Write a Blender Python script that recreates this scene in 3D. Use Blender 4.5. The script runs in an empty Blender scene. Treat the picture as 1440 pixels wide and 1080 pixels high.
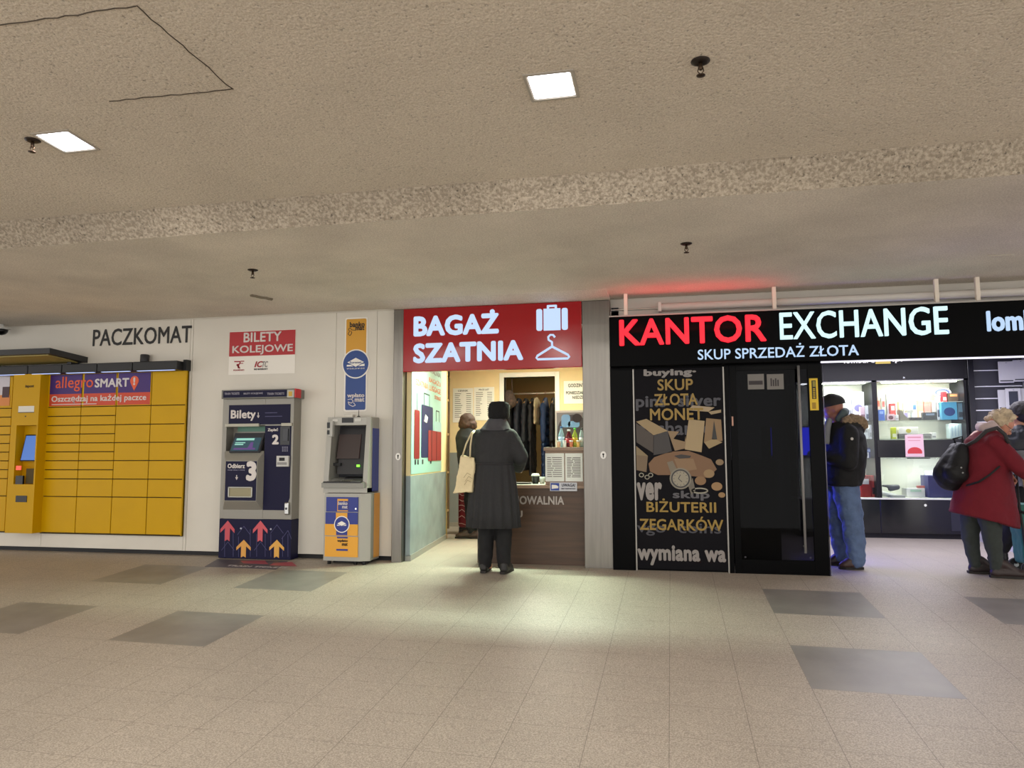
import bpy, bmesh, math, random
from mathutils import Vector, Matrix
random.seed(7)
sc = bpy.context.scene
C = sc.collection
PI = math.pi

# ------------------------------------------------------------------ camera
FPX = 1047.0
YAW, PITCH, ROLL = math.radians(12.05), math.radians(5.4), math.radians(-0.2)
D0, HC = 7.26, 1.07
_cy, _sy, _cp, _sp = math.cos(YAW), math.sin(YAW), math.cos(PITCH), math.sin(PITCH)
FW = Vector((-_sy*_cp, _cy*_cp, _sp)); R0 = Vector((_cy, _sy, 0)); U0 = R0.cross(FW)
_c, _s = math.cos(ROLL), math.sin(ROLL)
RR = R0*_c + U0*_s; UU = U0*_c - R0*_s
CAMP = Vector((0, -D0, HC))
cd = bpy.data.cameras.new('camera'); cam = bpy.data.objects.new('camera', cd); C.objects.link(cam)
cd.sensor_fit = 'HORIZONTAL'; cd.sensor_width = 36; cd.lens = 36*FPX/1440; cd.clip_start = .05; cd.clip_end = 100
m = Matrix((RR, UU, -FW)).transposed().to_4x4(); m.translation = CAMP
cam.matrix_world = m; sc.camera = cam

def ray(px, py): return FW + RR*((px-720)/FPX) - UU*((py-540)/FPX)
def P(px, py, Y=0.0):                       # a point on the upright plane y=Y -> (x, z)
    d = ray(px, py); t = (Y+D0)/d.y
    return (t*d.x, HC+t*d.z)
def PX(px, py, Y=0.0): return P(px, py, Y)[0]
def PZ(px, py, Y=0.0): return P(px, py, Y)[1]
def L3(px, py, Y, dy=0.0):
    x, z = P(px, py, Y); return Vector((x, Y+dy, z))
def hit(px, py, o, n):                      # ray against any plane
    d = ray(px, py); t = (Vector(o)-CAMP).dot(n)/d.dot(n); return CAMP+d*t
FK, FS = -0.12, 0.0635                      # outside the shops the floor falls gently towards the viewer
def fz(y): return 0.0 if y > FK else (y-FK)*FS
def floorpt(px, py):
    n = Vector((0, -FS, 1)).normalized(); p = hit(px, py, (0, FK, 0), n)
    return p if p.y < FK else hit(px, py, (0, 0, 0), Vector((0, 0, 1)))

# ------------------------------------------------------------------ materials
def lin(h):
    h = h.lstrip('#'); v = [int(h[i:i+2], 16)/255 for i in (0, 2, 4)]
    return [(c/12.92 if c <= .04045 else ((c+.055)/1.055)**2.4) for c in v]
_M = {}
def M(col, rough=.6, metal=0.0, emit=0.0, bump=0.0, bscale=60.0, var=0.0, vscale=8.0, spec=.5, stretch=None, key=None, coat=0.0):
    k = (col, rough, metal, emit, bump, bscale, var, vscale, spec, stretch, key, coat)
    if k in _M: return _M[k]
    mt = bpy.data.materials.new('m_'+(key or col.strip('#'))); mt.use_nodes = True
    nt = mt.node_tree; b = nt.nodes['Principled BSDF']; c = lin(col)+[1]
    b.inputs['Base Color'].default_value = c; b.inputs['Roughness'].default_value = rough
    b.inputs['Metallic'].default_value = metal; b.inputs['Specular IOR Level'].default_value = spec
    if coat: b.inputs['Coat Weight'].default_value = coat; b.inputs['Coat Roughness'].default_value = .1
    if emit:
        b.inputs['Emission Color'].default_value = c; b.inputs['Emission Strength'].default_value = emit
    if bump or var:
        tc = nt.nodes.new('ShaderNodeTexCoord'); mp = nt.nodes.new('ShaderNodeMapping')
        nt.links.new(tc.outputs['Object'], mp.inputs[0])
        if stretch: mp.inputs['Scale'].default_value = stretch
    if bump:
        n = nt.nodes.new('ShaderNodeTexNoise'); n.inputs['Scale'].default_value = bscale; n.inputs['Detail'].default_value = 4
        nt.links.new(mp.outputs[0], n.inputs['Vector'])
        bp = nt.nodes.new('ShaderNodeBump'); bp.inputs['Strength'].default_value = bump; bp.inputs['Distance'].default_value = .01
        nt.links.new(n.outputs['Fac'], bp.inputs['Height']); nt.links.new(bp.outputs[0], b.inputs['Normal'])
    if var:
        n2 = nt.nodes.new('ShaderNodeTexNoise'); n2.inputs['Scale'].default_value = vscale; n2.inputs['Detail'].default_value = 5
        nt.links.new(mp.outputs[0], n2.inputs['Vector'])
        cr = nt.nodes.new('ShaderNodeValToRGB')
        cr.color_ramp.elements[0].position = .3; cr.color_ramp.elements[1].position = .7
        cr.color_ramp.elements[0].color = [x*(1-var) for x in c[:3]]+[1]
        cr.color_ramp.elements[1].color = [min(1, x*(1+var)) for x in c[:3]]+[1]
        nt.links.new(n2.outputs['Fac'], cr.inputs[0]); nt.links.new(cr.outputs[0], b.inputs['Base Color'])
    _M[k] = mt; return mt
def E(col, s):
    mt = M(col, .5, 0, s*.80, key='lit'+col.strip('#')); b = mt.node_tree.nodes['Principled BSDF']; b.inputs['Base Color'].default_value = (.02, .02, .02, 1); return mt
def glass_mat(name, tint, extra=0.0, rough=.02, ior=1.45):
    mt = bpy.data.materials.new(name); mt.use_nodes = True; nt = mt.node_tree; nt.nodes.clear()
    o = nt.nodes.new('ShaderNodeOutputMaterial'); mx = nt.nodes.new('ShaderNodeMixShader')
    t = nt.nodes.new('ShaderNodeBsdfTransparent'); g = nt.nodes.new('ShaderNodeBsdfGlossy')
    f = nt.nodes.new('ShaderNodeFresnel'); f.inputs[0].default_value = ior
    t.inputs[0].default_value = (*tint, 1); g.inputs['Roughness'].default_value = rough
    ad = nt.nodes.new('ShaderNodeMath'); ad.inputs[1].default_value = extra
    nt.links.new(f.outputs[0], ad.inputs[0]); nt.links.new(ad.outputs[0], mx.inputs[0])
    nt.links.new(t.outputs[0], mx.inputs[1]); nt.links.new(g.outputs[0], mx.inputs[2]); nt.links.new(mx.outputs[0], o.inputs[0])
    return mt
GLASS = glass_mat('clear_glass', (.93, .96, .95))
DOORGLASS = glass_mat('tinted_glass', (.17, .17, .19), .0, .02, 1.17)
BOTTLE = glass_mat('bottle_plastic', (.75, .85, .88), .08)

def nodes(mt):
    mt.use_nodes = True; nt = mt.node_tree; return nt, nt.nodes['Principled BSDF']
def speckle(name, base, dark, light, scale, bumpS, big=.12, rough=.8, pits=0.0, pitscale=55):
    mt = bpy.data.materials.new(name); nt, b = nodes(mt)
    tc = nt.nodes.new('ShaderNodeTexCoord')
    def noise(s, d=3, r=.6):
        n = nt.nodes.new('ShaderNodeTexNoise'); n.inputs['Scale'].default_value = s; n.inputs['Detail'].default_value = d
        n.inputs['Roughness'].default_value = r; nt.links.new(tc.outputs['Object'], n.inputs['Vector']); return n
    def ramp(src, a, b_, ca, cb):
        r = nt.nodes.new('ShaderNodeValToRGB'); r.color_ramp.elements[0].position = a; r.color_ramp.elements[1].position = b_
        r.color_ramp.elements[0].color = (*ca, 1); r.color_ramp.elements[1].color = (*cb, 1); nt.links.new(src, r.inputs[0]); return r
    def mix(kind, fac, a, b_):
        x = nt.nodes.new('ShaderNodeMix'); x.data_type = 'RGBA'; x.blend_type = kind
        if isinstance(fac, float): x.inputs[0].default_value = fac
        else: nt.links.new(fac, x.inputs[0])
        nt.links.new(a, x.inputs[6]); nt.links.new(b_, x.inputs[7]); return x
    n1 = noise(scale, 2); r1 = ramp(n1.outputs['Fac'], .40, .62, lin(dark), lin(light))
    n2 = noise(1.3, 4); g2 = ramp(n2.outputs['Fac'], .3, .7, (1-big,)*3, (1+big,)*3)
    x = mix('MULTIPLY', 1.0, r1.outputs[0], g2.outputs[0]); out = x.outputs[2]
    n3 = noise(pitscale, 2, .5)
    if pits:
        r3 = ramp(n3.outputs['Fac'], .27, .37, (1-pits,)*3, (1, 1, 1))
        y = mix('MULTIPLY', 1.0, out, r3.outputs[0]); out = y.outputs[2]
    nt.links.new(out, b.inputs['Base Color'])
    bp = nt.nodes.new('ShaderNodeBump'); bp.inputs['Strength'].default_value = bumpS; bp.inputs['Distance'].default_value = .012
    nt.links.new(n3.outputs['Fac'], bp.inputs['Height']); nt.links.new(bp.outputs[0], b.inputs['Normal'])
    b.inputs['Roughness'].default_value = rough
    return mt, nt, b, tc, out, mix

# floor: pale speckled composite tiles with fine joints
def floor_material():
    mt, nt, b, tc, out, mix = speckle('floor_tiles', '', '#8e8477', '#bcb1a1', 95, .02, .10, .42)
    sep = nt.nodes.new('ShaderNodeSeparateXYZ'); nt.links.new(tc.outputs['Object'], sep.inputs[0])
    def joint(sock, step, off, w):
        a = nt.nodes.new('ShaderNodeMath'); a.operation = 'ADD'; a.inputs[1].default_value = off; nt.links.new(sock, a.inputs[0])
        p = nt.nodes.new('ShaderNodeMath'); p.operation = 'PINGPONG'; p.inputs[1].default_value = step/2; nt.links.new(a.outputs[0], p.inputs[0])
        l = nt.nodes.new('ShaderNodeMath'); l.operation = 'LESS_THAN'; l.inputs[1].default_value = w; nt.links.new(p.outputs[0], l.inputs[0]); return l
    jx = joint(sep.outputs[0], .392, 0.0, .0016); jy = joint(sep.outputs[1], .392, TY0, .0016)
    mxm = nt.nodes.new('ShaderNodeMath'); mxm.operation = 'MAXIMUM'; nt.links.new(jx.outputs[0], mxm.inputs[0]); nt.links.new(jy.outputs[0], mxm.inputs[1])
    half = nt.nodes.new('ShaderNodeMath'); half.operation = 'MULTIPLY'; half.inputs[1].default_value = .38; nt.links.new(mxm.outputs[0], half.inputs[0])
    dk = nt.nodes.new('ShaderNodeRGB'); dk.outputs[0].default_value = (.06, .05, .045, 1)
    x = mix('MIX', half.outputs[0], out, dk.outputs[0]); nt.links.new(x.outputs[2], b.inputs['Base Color'])
    return mt

# ------------------------------------------------------------------ mesh helpers
ROOT = {}
def top(o):
    while o.parent: o = o.parent
    return o
class MB:
    def __init__(s): s.bm = bmesh.new()
    def box(s, x0, x1, y0, y1, z0, z1, bev=0.0, mi=0, rot=None):
        n = len(s.bm.verts)
        x0, x1 = min(x0, x1), max(x0, x1); y0, y1 = min(y0, y1), max(y0, y1); z0, z1 = min(z0, z1), max(z0, z1)
        v = [s.bm.verts.new(p) for p in ((x0,y0,z0),(x1,y0,z0),(x1,y1,z0),(x0,y1,z0),(x0,y0,z1),(x1,y0,z1),(x1,y1,z1),(x0,y1,z1))]
        fs = [s.bm.faces.new([v[i] for i in f]) for f in ((3,2,1,0),(4,5,6,7),(0,1,5,4),(1,2,6,5),(2,3,7,6),(3,0,4,7))]
        for f in fs: f.material_index = mi
        if bev > 0:
            bev = min(bev, .45*min(x1-x0, y1-y0, z1-z0))
            es = list({e for f in fs for e in f.edges})
            r = bmesh.ops.bevel(s.bm, geom=es, offset=bev, segments=2, affect='EDGES', profile=.5)
            for f in r['faces']: f.material_index = mi
        if rot is not None:
            c = Vector(((x0+x1)/2, (y0+y1)/2, (z0+z1)/2))
            s.bm.verts.ensure_lookup_table()
            vs = [w for w in s.bm.verts if w.index == -1 or True][n:] if bev == 0 else list(s.bm.verts)[n:]
            bmesh.ops.rotate(s.bm, verts=vs, cent=c, matrix=rot)
        return s
    def prism(s, pts, ax, a0, a1, mi=0):      # polygon pts in the two other axes, extruded along ax
        def mk(p, a): return {'x': (a, p[0], p[1]), 'y': (p[0], a, p[1]), 'z': (p[0], p[1], a)}[ax]
        A = [s.bm.verts.new(mk(p, a0)) for p in pts]; B = [s.bm.verts.new(mk(p, a1)) for p in pts]
        n = len(pts); fs = [s.bm.faces.new(A), s.bm.faces.new(B[::-1])]
        for i in range(n): fs.append(s.bm.faces.new((A[i], B[i], B[(i+1) % n], A[(i+1) % n])))
        for f in fs: f.material_index = mi
        return s
    def hexa(s, q0, q1, mi=0):                # two matching quads
        A = [s.bm.verts.new(p) for p in q0]; B = [s.bm.verts.new(p) for p in q1]
        fs = [s.bm.faces.new(A), s.bm.faces.new(B[::-1])]
        n = len(A)
        for i in range(n): fs.append(s.bm.faces.new((A[i], B[i], B[(i+1) % n], A[(i+1) % n])))
        for f in fs: f.material_index = mi
        return s
    def face(s, pts, mi=0):
        f = s.bm.faces.new([s.bm.verts.new(p) for p in pts]); f.material_index = mi; return s
    def tube(s, pts, r, seg=10, mi=0):
        pts = [Vector(p) for p in pts]; rs = r if isinstance(r, (list, tuple)) else [r]*len(pts)
        prev = None; rings = []
        for i, p in enumerate(pts):
            d = (pts[min(i+1, len(pts)-1)]-pts[max(i-1, 0)]).normalized()
            if prev is None:
                a = d.orthogonal().normalized()
            else:
                a = (prev-d*prev.dot(d)).normalized()
            prev = a; b = d.cross(a)
            rings.append([s.bm.verts.new(p+(a*math.cos(t)+b*math.sin(t))*rs[i]) for t in [2*PI*k/seg for k in range(seg)]])
        for A, B in zip(rings, rings[1:]):
            for k in range(seg):
                f = s.bm.faces.new((A[k], A[(k+1) % seg], B[(k+1) % seg], B[k])); f.material_index = mi; f.smooth = True
        f = s.bm.faces.new(rings[0][::-1]); f.material_index = mi; f = s.bm.faces.new(rings[-1]); f.material_index = mi
        return s
    def lathe(s, prof, c, ax='z', seg=24, mi=0):   # prof [(r, h)]
        rings = []
        for r, h in prof:
            ring = []
            for k in range(seg):
                t = 2*PI*k/seg; a, b = r*math.cos(t), r*math.sin(t)
                p = {'z': (a, b, h), 'y': (a, h, b), 'x': (h, a, b)}[ax]
                ring.append(s.bm.verts.new(Vector(c)+Vector(p)))
            rings.append(ring)
        for A, B in zip(rings, rings[1:]):
            for k in range(seg):
                f = s.bm.faces.new((A[k], A[(k+1) % seg], B[(k+1) % seg], B[k])); f.smooth = True; f.material_index = mi
        for ring in (rings[0][::-1], rings[-1]):
            f = s.bm.faces.new(ring); f.material_index = mi
        return s
    def ball(s, c, r, sub=2, sc_=(1, 1, 1)):
        r_ = bmesh.ops.create_icosphere(s.bm, subdivisions=sub, radius=r)
        for v in r_['verts']: v.co = Vector((v.co.x*sc_[0], v.co.y*sc_[1], v.co.z*sc_[2]))+Vector(c)
        for v in r_['verts']:
            for f in v.link_faces: f.smooth = True
        return s
    def cone(s, p, q, r0, r1, seg=14):
        p, q = Vector(p), Vector(q)
        if (q-p).length < 1e-5: return s
        return s.tube([p, q], [r0, r1], seg)
    def chain(s, pts):                         # (Vector, r) joints
        for p, r in pts: s.ball(p, r, 2)
        for (p, r), (q, t) in zip(pts, pts[1:]): s.cone(p, q, r, t)
        return s
    def rings(s, rs, seg=36, fold=0, cap=True):
        # rs: (cx, cy, cz, rx, ry[, fold amplitude[, tilt x, tilt y]])
        R = []
        for q in rs:
            cx, cy, cz, rx, ry = q[:5]; fa = q[5] if len(q) > 5 else 0; tx = q[6] if len(q) > 6 else 0; ty = q[7] if len(q) > 7 else 0
            ring = []
            for k in range(seg):
                t = 2*PI*k/seg; w = 1+fa*math.cos(fold*t+.6*math.sin(3*t))
                x, y = rx*w*math.cos(t), ry*w*math.sin(t)
                ring.append(s.bm.verts.new((cx+x, cy+y, cz+tx*x+ty*y)))
            R.append(ring)
        for A, B in zip(R, R[1:]):
            for k in range(seg):
                f = s.bm.faces.new((A[k], A[(k+1) % seg], B[(k+1) % seg], B[k])); f.smooth = True
        if cap: s.bm.faces.new(R[0][::-1]); s.bm.faces.new(R[-1])
        return s
    def obj(s, name, mats, parent=None, smooth=False, local=False):
        bmesh.ops.recalc_face_normals(s.bm, faces=s.bm.faces)
        if smooth:
            for f in s.bm.faces: f.smooth = True
        me = bpy.data.meshes.new(name); s.bm.to_mesh(me); s.bm.free()
        for mt in (mats if isinstance(mats, (list, tuple)) else [mats]): me.materials.append(mt)
        o = bpy.data.objects.new(name, me); C.objects.link(o)
        if parent:
            o.parent = parent
            if not local: me.transform(Matrix.Translation(-ROOT[top(parent).name]))
        return o
def thing(name, label, cat, loc=(0, 0, 0), group=None):
    o = bpy.data.objects.new(name, None); C.objects.link(o); o.location = loc; o.empty_display_size = .1
    ROOT[o.name] = Vector(loc); o['label'] = label; o['category'] = cat
    if group: o['group'] = group
    return o
def tag(o, label, cat, group=None):
    o['label'] = label; o['category'] = cat
    if group: o['group'] = group
    return o
def single(mb, name, mt, label, cat, loc, group=None, smooth=False):   # a thing that is one mesh, origin at its base
    o = mb.obj(name, mt, smooth=smooth); o.data.transform(Matrix.Translation(-Vector(loc))); o.location = loc
    ROOT[o.name] = Vector(loc); return tag(o, label, cat, group)
def struct(o): o['kind'] = 'structure'; return o
def bake(o):
    bpy.context.view_layer.update(); dg = bpy.context.evaluated_depsgraph_get()
    me = bpy.data.meshes.new_from_object(o.evaluated_get(dg)); o.modifiers.clear(); old = o.data; o.data = me
    bpy.data.meshes.remove(old); return o
def blob(o, voxel=.012, smooth=6, disp=0.0, dscale=.12):
    md = o.modifiers.new('r', 'REMESH'); md.mode = 'VOXEL'; md.voxel_size = voxel; md.use_smooth_shade = True
    if smooth:
        sm = o.modifiers.new('s', 'SMOOTH'); sm.iterations = smooth; sm.factor = .5
    if disp:
        tx = bpy.data.textures.new('folds', 'CLOUDS'); tx.noise_scale = dscale
        dm = o.modifiers.new('d', 'DISPLACE'); dm.texture = tx; dm.strength = disp; dm.mid_level = .5; dm.texture_coords = 'LOCAL'
        s2 = o.modifiers.new('s2', 'SMOOTH'); s2.iterations = 1
    bake(o)
    for p in o.data.polygons: p.use_smooth = True
    return o

# a flat frame to draw on: o origin, u right, v up, n out
class Fr:
    def __init__(s, o, u, v):
        s.o = Vector(o); s.u = Vector(u).normalized(); s.v = Vector(v).normalized(); s.n = s.u.cross(s.v).normalized()
    def at(s, a, b, h=0): return s.o+s.u*a+s.v*b+s.n*h
    def uv(s, px, py):
        p = hit(px, py, s.o, s.n)-s.o; return (p.dot(s.u), p.dot(s.v))
def wallfr(Y): return Fr((0, Y, 0), (1, 0, 0), (0, 0, 1))       # n = -Y, towards the viewer
def text_mesh(txt, fr, a0, a1, b0, b1, h, thick, bold=0.0, shear=0.0):
    cu = bpy.data.curves.new('t', 'FONT'); cu.body = txt; cu.size = 1; cu.extrude = .5; cu.resolution_u = 3; cu.shear = shear
    cu.space_character = 1.0+bold*1.2
    ob = bpy.data.objects.new('t', cu); C.objects.link(ob); bpy.context.view_layer.update()
    me = bpy.data.meshes.new_from_object(ob.evaluated_get(bpy.context.evaluated_depsgraph_get()))
    bpy.data.objects.remove(ob); bpy.data.curves.remove(cu)
    if bold:                                     # thicken the strokes by overlaying shifted copies
        bm = bmesh.new(); bm.from_mesh(me); src = list(bm.verts)+list(bm.edges)+list(bm.faces)
        for k in range(8):
            d = bmesh.ops.duplicate(bm, geom=src)
            for v in d['geom']:
                if isinstance(v, bmesh.types.BMVert): v.co.x += bold*math.cos(k*PI/4); v.co.y += bold*math.sin(k*PI/4); v.co.z += .03*(k+1)
        bm.to_mesh(me); bm.free()
    xs = [v.co.x for v in me.vertices]; ys = [v.co.y for v in me.vertices]
    x0, x1, y0, y1 = min(xs), max(xs), min(ys), max(ys)
    for v in me.vertices:
        a = a0+(v.co.x-x0)/(x1-x0)*(a1-a0); b = b0+(v.co.y-y0)/(y1-y0)*(b1-b0)
        v.co = fr.at(a, b, h+(v.co.z+.5)*thick)
    return me
def text(txt, fr, a0, a1, b0, b1, mt, parent, name='lettering', h=.001, thick=.003, bold=0.0, shear=0.0):
    if a1 < a0: a0, a1 = a1, a0
    if b1 < b0: b0, b1 = b1, b0
    me = text_mesh(txt, fr, a0, a1, b0, b1, h, thick, bold, shear); me.name = name; me.materials.append(mt)
    o = bpy.data.objects.new(name, me); C.objects.link(o)
    if parent: o.parent = parent; me.transform(Matrix.Translation(-ROOT[top(parent).name]))
    return o
def tpx(txt, fr, x0, x1, yt, yb, mt, parent, name='lettering', **k):      # box given by its extent seen at mid height / mid width
    xm, ym = (x0+x1)/2, (yt+yb)/2
    return text(txt, fr, fr.uv(x0, ym)[0], fr.uv(x1, ym)[0], fr.uv(xm, yb)[1], fr.uv(xm, yt)[1], mt, parent, name, **k)
def fpoly(mb, fr, pts, h=.0005, thick=.002, mi=0):
    mb.hexa([fr.at(a, b, h+thick) for a, b in pts], [fr.at(a, b, h) for a, b in pts], mi); return mb
def frect(mb, fr, x0, x1, yt, yb, h=.0005, thick=.002, mi=0):
    xm, ym = (x0+x1)/2, (yt+yb)/2
    a0, a1 = fr.uv(x0, ym)[0], fr.uv(x1, ym)[0]; b0, b1 = fr.uv(xm, yb)[1], fr.uv(xm, yt)[1]
    return fpoly(mb, fr, [(a0, b0), (a1, b0), (a1, b1), (a0, b1)], h, thick, mi)
def ppoly(mb, fr, pp, h=.0005, thick=.002, mi=0): return fpoly(mb, fr, [fr.uv(*p) for p in pp], h, thick, mi)
def disc(mb, fr, ca, cb, r, h=.0005, thick=.002, mi=0, seg=32, ry=None):
    ry = ry or r
    return fpoly(mb, fr, [(ca+r*math.cos(2*PI*k/seg), cb+ry*math.sin(2*PI*k/seg)) for k in range(seg)], h, thick, mi)
def stroke(mb, fr, pts, w, h=.0005, thick=.002, mi=0):   # a drawn line of width w through 2D points
    for (a, b), (c, d) in zip(pts, pts[1:]):
        v = Vector((c-a, d-b)); 
        if v.length < 1e-6: continue
        n = Vector((-v.y, v.x)).normalized()*w/2
        fpoly(mb, fr, [(a+n.x, b+n.y), (a-n.x, b-n.y), (c-n.x, d-n.y), (c+n.x, d+n.y)], h, thick, mi)
    return mb
def pstroke(mb, fr, pp, w, **k): return stroke(mb, fr, [fr.uv(*p) for p in pp], w, **k)

# ================================================================== THE SETTING
GX0, GU, GS0, GSU, SH = -0.042, .371, -2.16, .3675, .031
TY0 = 2.16+GSU*20
def build_floor():
    mt, nt, b, tc, out, mix = speckle('floor_tiles', '', '#8f867a', '#b5aa9d', 130, .03, .07, .50)
    sep = nt.nodes.new('ShaderNodeSeparateXYZ'); nt.links.new(tc.outputs['Object'], sep.inputs[0])
    def math_(op, a, bv):
        n = nt.nodes.new('ShaderNodeMath'); n.operation = op
        nt.links.new(a, n.inputs[0])
        if isinstance(bv, (int, float)): n.inputs[1].default_value = bv
        else: nt.links.new(bv, n.inputs[1])
        return n.outputs[0]
    sx = math_('PINGPONG', math_('ADD', sep.outputs[0], 0.042+GU*40), GU/2)
    sy = math_('ADD', sep.outputs[1], math_('MULTIPLY', sep.outputs[0], SH))
    sy = math_('PINGPONG', math_('ADD', sy, 2.16+GSU*40), GSU/2)
    jm = math_('MAXIMUM', math_('LESS_THAN', sx, .0018), math_('LESS_THAN', sy, .0014))
    jm = math_('MULTIPLY', jm, .6)
    dk = nt.nodes.new('ShaderNodeRGB'); dk.outputs[0].default_value = (.09, .075, .06, 1)
    x = mix('MIX', jm, out, dk.outputs[0]); nt.links.new(x.outputs[2], b.inputs['Base Color'])
    dark = M('#807c76', .42, var=.13, vscale=4, bump=.05, bscale=90, key='dark_tile')
    bm = bmesh.new()
    xs = [-16] + [GX0+GU*k for k in (-14, -12, -10, -8, 2, 4, 6, 8)] + [12]
    ss = [-13.5, GS0-2*GSU, GS0, GS0+2*GSU, GS0+4*GSU]
    darkcells = {(1, 1), (3, 1), (5, 1), (7, 1), (1, 3), (3, 3), (5, 3), (7, 3)}
    V = []
    for s_ in ss:
        V.append([bm.verts.new((x_, s_-SH*x_, fz(s_-SH*x_))) for x_ in xs])
    V.append([bm.verts.new((x_, FK, 0)) for x_ in xs]); V.append([bm.verts.new((x_, 5.4, 0)) for x_ in xs])
    for j in range(len(V)-1):
        for i in range(len(xs)-1):
            f = bm.faces.new((V[j][i], V[j][i+1], V[j+1][i+1], V[j+1][i])); f.material_index = 1 if (i, j) in darkcells else 0
    r = bmesh.ops.extrude_face_region(bm, geom=list(bm.faces))
    for v in r['geom']:
        if isinstance(v, bmesh.types.BMVert): v.co.z -= .2
    bmesh.ops.recalc_face_normals(bm, faces=bm.faces)
    me = bpy.data.meshes.new('floor'); bm.to_mesh(me); me.materials.append(mt); me.materials.append(dark)
    o = bpy.data.objects.new('floor', me); C.objects.link(o); struct(o)
build_floor()

# ceiling: rough sprayed plaster, lower next to the shops, a coarse step, higher towards the viewer
ZC, CS = 2.59, .06
BY0, BY1, BZ1 = -2.80, -2.93, 2.75
def cz(y): return BZ1+(BY1-y)*CS
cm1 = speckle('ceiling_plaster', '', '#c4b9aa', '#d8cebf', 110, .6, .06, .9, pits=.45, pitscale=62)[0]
cm2 = speckle('ceiling_step_plaster', '', '#918676', '#b5a998', 50, 1.0, .12, .95, pits=.62, pitscale=46)[0]  # darker colour holds the shade on the step face; pits are texture
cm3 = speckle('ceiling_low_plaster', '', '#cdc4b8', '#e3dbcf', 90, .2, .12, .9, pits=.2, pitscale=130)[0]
bm = bmesh.new()
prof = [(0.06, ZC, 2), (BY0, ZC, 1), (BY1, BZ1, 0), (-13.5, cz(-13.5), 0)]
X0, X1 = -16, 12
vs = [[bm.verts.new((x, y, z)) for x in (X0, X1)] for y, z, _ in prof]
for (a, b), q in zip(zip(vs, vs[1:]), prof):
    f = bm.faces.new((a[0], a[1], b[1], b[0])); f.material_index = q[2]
up = [[bm.verts.new((x, y, 4.2)) for x in (X0, X1)] for y in (.06, -13.5)]
bm.faces.new((up[0][0], up[0][1], up[1][1], up[1][0])); bm.faces.new((vs[0][0], vs[0][1], up[0][1], up[0][0])); bm.faces.new((vs[-1][0], vs[-1][1], up[1][1], up[1][0]))
bmesh.ops.recalc_face_normals(bm, faces=bm.faces)
me = bpy.data.meshes.new('ceiling'); bm.to_mesh(me)
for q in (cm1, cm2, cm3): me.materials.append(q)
ceil = bpy.data.objects.new('ceiling', me); C.objects.link(ceil); struct(ceil); ROOT[ceil.name] = Vector((0, 0, 0))
CN = Vector((0, CS, 1)).normalized(); CO = (0, BY1, BZ1)
def ceilpt(px, py): return hit(px, py, CO, CN)
# the outline of an old hatch, plastered over
mb = MB()
def wob(a, b, n=14, s=.006):
    return [a.lerp(b, t/n)+Vector((random.uniform(-s, s), random.uniform(-s, s), 0))+Vector((0, 0, -.0005)) for t in range(n+1)]
for a, b in (((0, 36), (192, 8)), ((192, 8), (327, 125)), ((327, 125), (155, 142))):
    mb.tube(wob(ceilpt(*a), ceilpt(*b)), .0032, 5)
mb.obj('plaster_crack', M('#4a4238', .95), ceil)
mb = MB(); mb.tube(wob(hit(352, 414, (0, 0, ZC), Vector((0, 0, 1))), hit(383, 420, (0, 0, ZC), Vector((0, 0, 1))), 6, .01), .02, 8)
o = mb.obj('plaster_patch', M('#7d7263', .95), ceil)

WHITE = M('#d9d4c9', .5, bump=.02, bscale=6, var=.04, vscale=1.5, key='wall_panel')
STEEL = M('#7b7771', .30, .9, var=.10, vscale=5, bump=.06, bscale=30, stretch=(6, 6, .4), key='brushed_steel')
CHROME = M('#d8d8d8', .12, 1)
BLACK = M('#0a0a0d', .28, spec=.4)
MBLACK = M('#131316', .6)
DGREY = M('#26262a', .5)
PAPER = M('#e4e2da', .8)
LX = PX(262, 640)                           # right edge of the locker recess
LZ0, LZ1 = PZ(256, 752.5), PZ(240, 508)
PILX = PX(551, 640)
seams = [LX, PX(265.5, 640), PX(471, 560), PX(529, 560), PILX+.12]
mb = MB()
mb.box(-9.6, LX-.004, -.0, .05, LZ1-.018, ZC-.012)                          # above the lockers
for a, b in ((-9.6, PX(57, 760)), (PX(57, 760)+.004, LX-.004)): mb.box(a, b, 0, .05, .045, LZ0-.008, .003)
for a, b in zip(seams[1:], seams[2:]): mb.box(a+.003, b-.0, 0, .05, .045, ZC-.012, .002)
mb.box(LX, seams[1]-.001, 0, .05, .045, ZC-.012)
o = struct(mb.obj('wall_left', WHITE))
mb = MB(); mb.box(-9.6, PILX+.1, .03, .06, 0, .05); mb.box(-9.6, PILX+.1, .052, .07, 0, ZC); struct(mb.obj('baseboard_left', MBLACK))  # recessed base, coloured black for the shadow gap under the panels
mb = MB(); mb.box(-9.6, PILX+.02, -.012, .05, ZC-.012, ZC-.001); struct(mb.obj('trim_1', M('#cfc9bd', .5)))
# steel-clad pillars either side of the luggage office
YF = -.1
def pillar(n, x0, x1, d0, d1, ztop):
    mb = MB(); mb.box(x0, x1, d0, d1, fz(d0)-.01, ztop, .006); mb.box(x0-.001, x1+.001, d0-.001, d1, ztop*.985, ztop*.987)
    o = struct(mb.obj('trim_%d' % n, STEEL)); ROOT[o.name] = Vector((0, 0, 0)); return o
PLX0, PLX1 = PX(551.5, 640, YF), PX(566, 600, YF)
PRX0, PRX1 = PX(820.5, 640, YF), PX(860.5, 640, YF)
STOP = PZ(690, 429.2, YF)
p1 = pillar(2, PLX0, PLX1, YF, .05, STOP); p2 = pillar(3, PRX0, PRX1, YF, .25, STOP)
mb = MB(); mb.prism([(YF-.001, STOP+.001), (.055, STOP+.001), (.055, ZC+.02), (YF-.35, ZC+.02), (YF-.35, ZC-.001)], 'x', PLX0, PRX1); struct(mb.obj('trim_5', cm3))
F2 = wallfr(YF)
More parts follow.
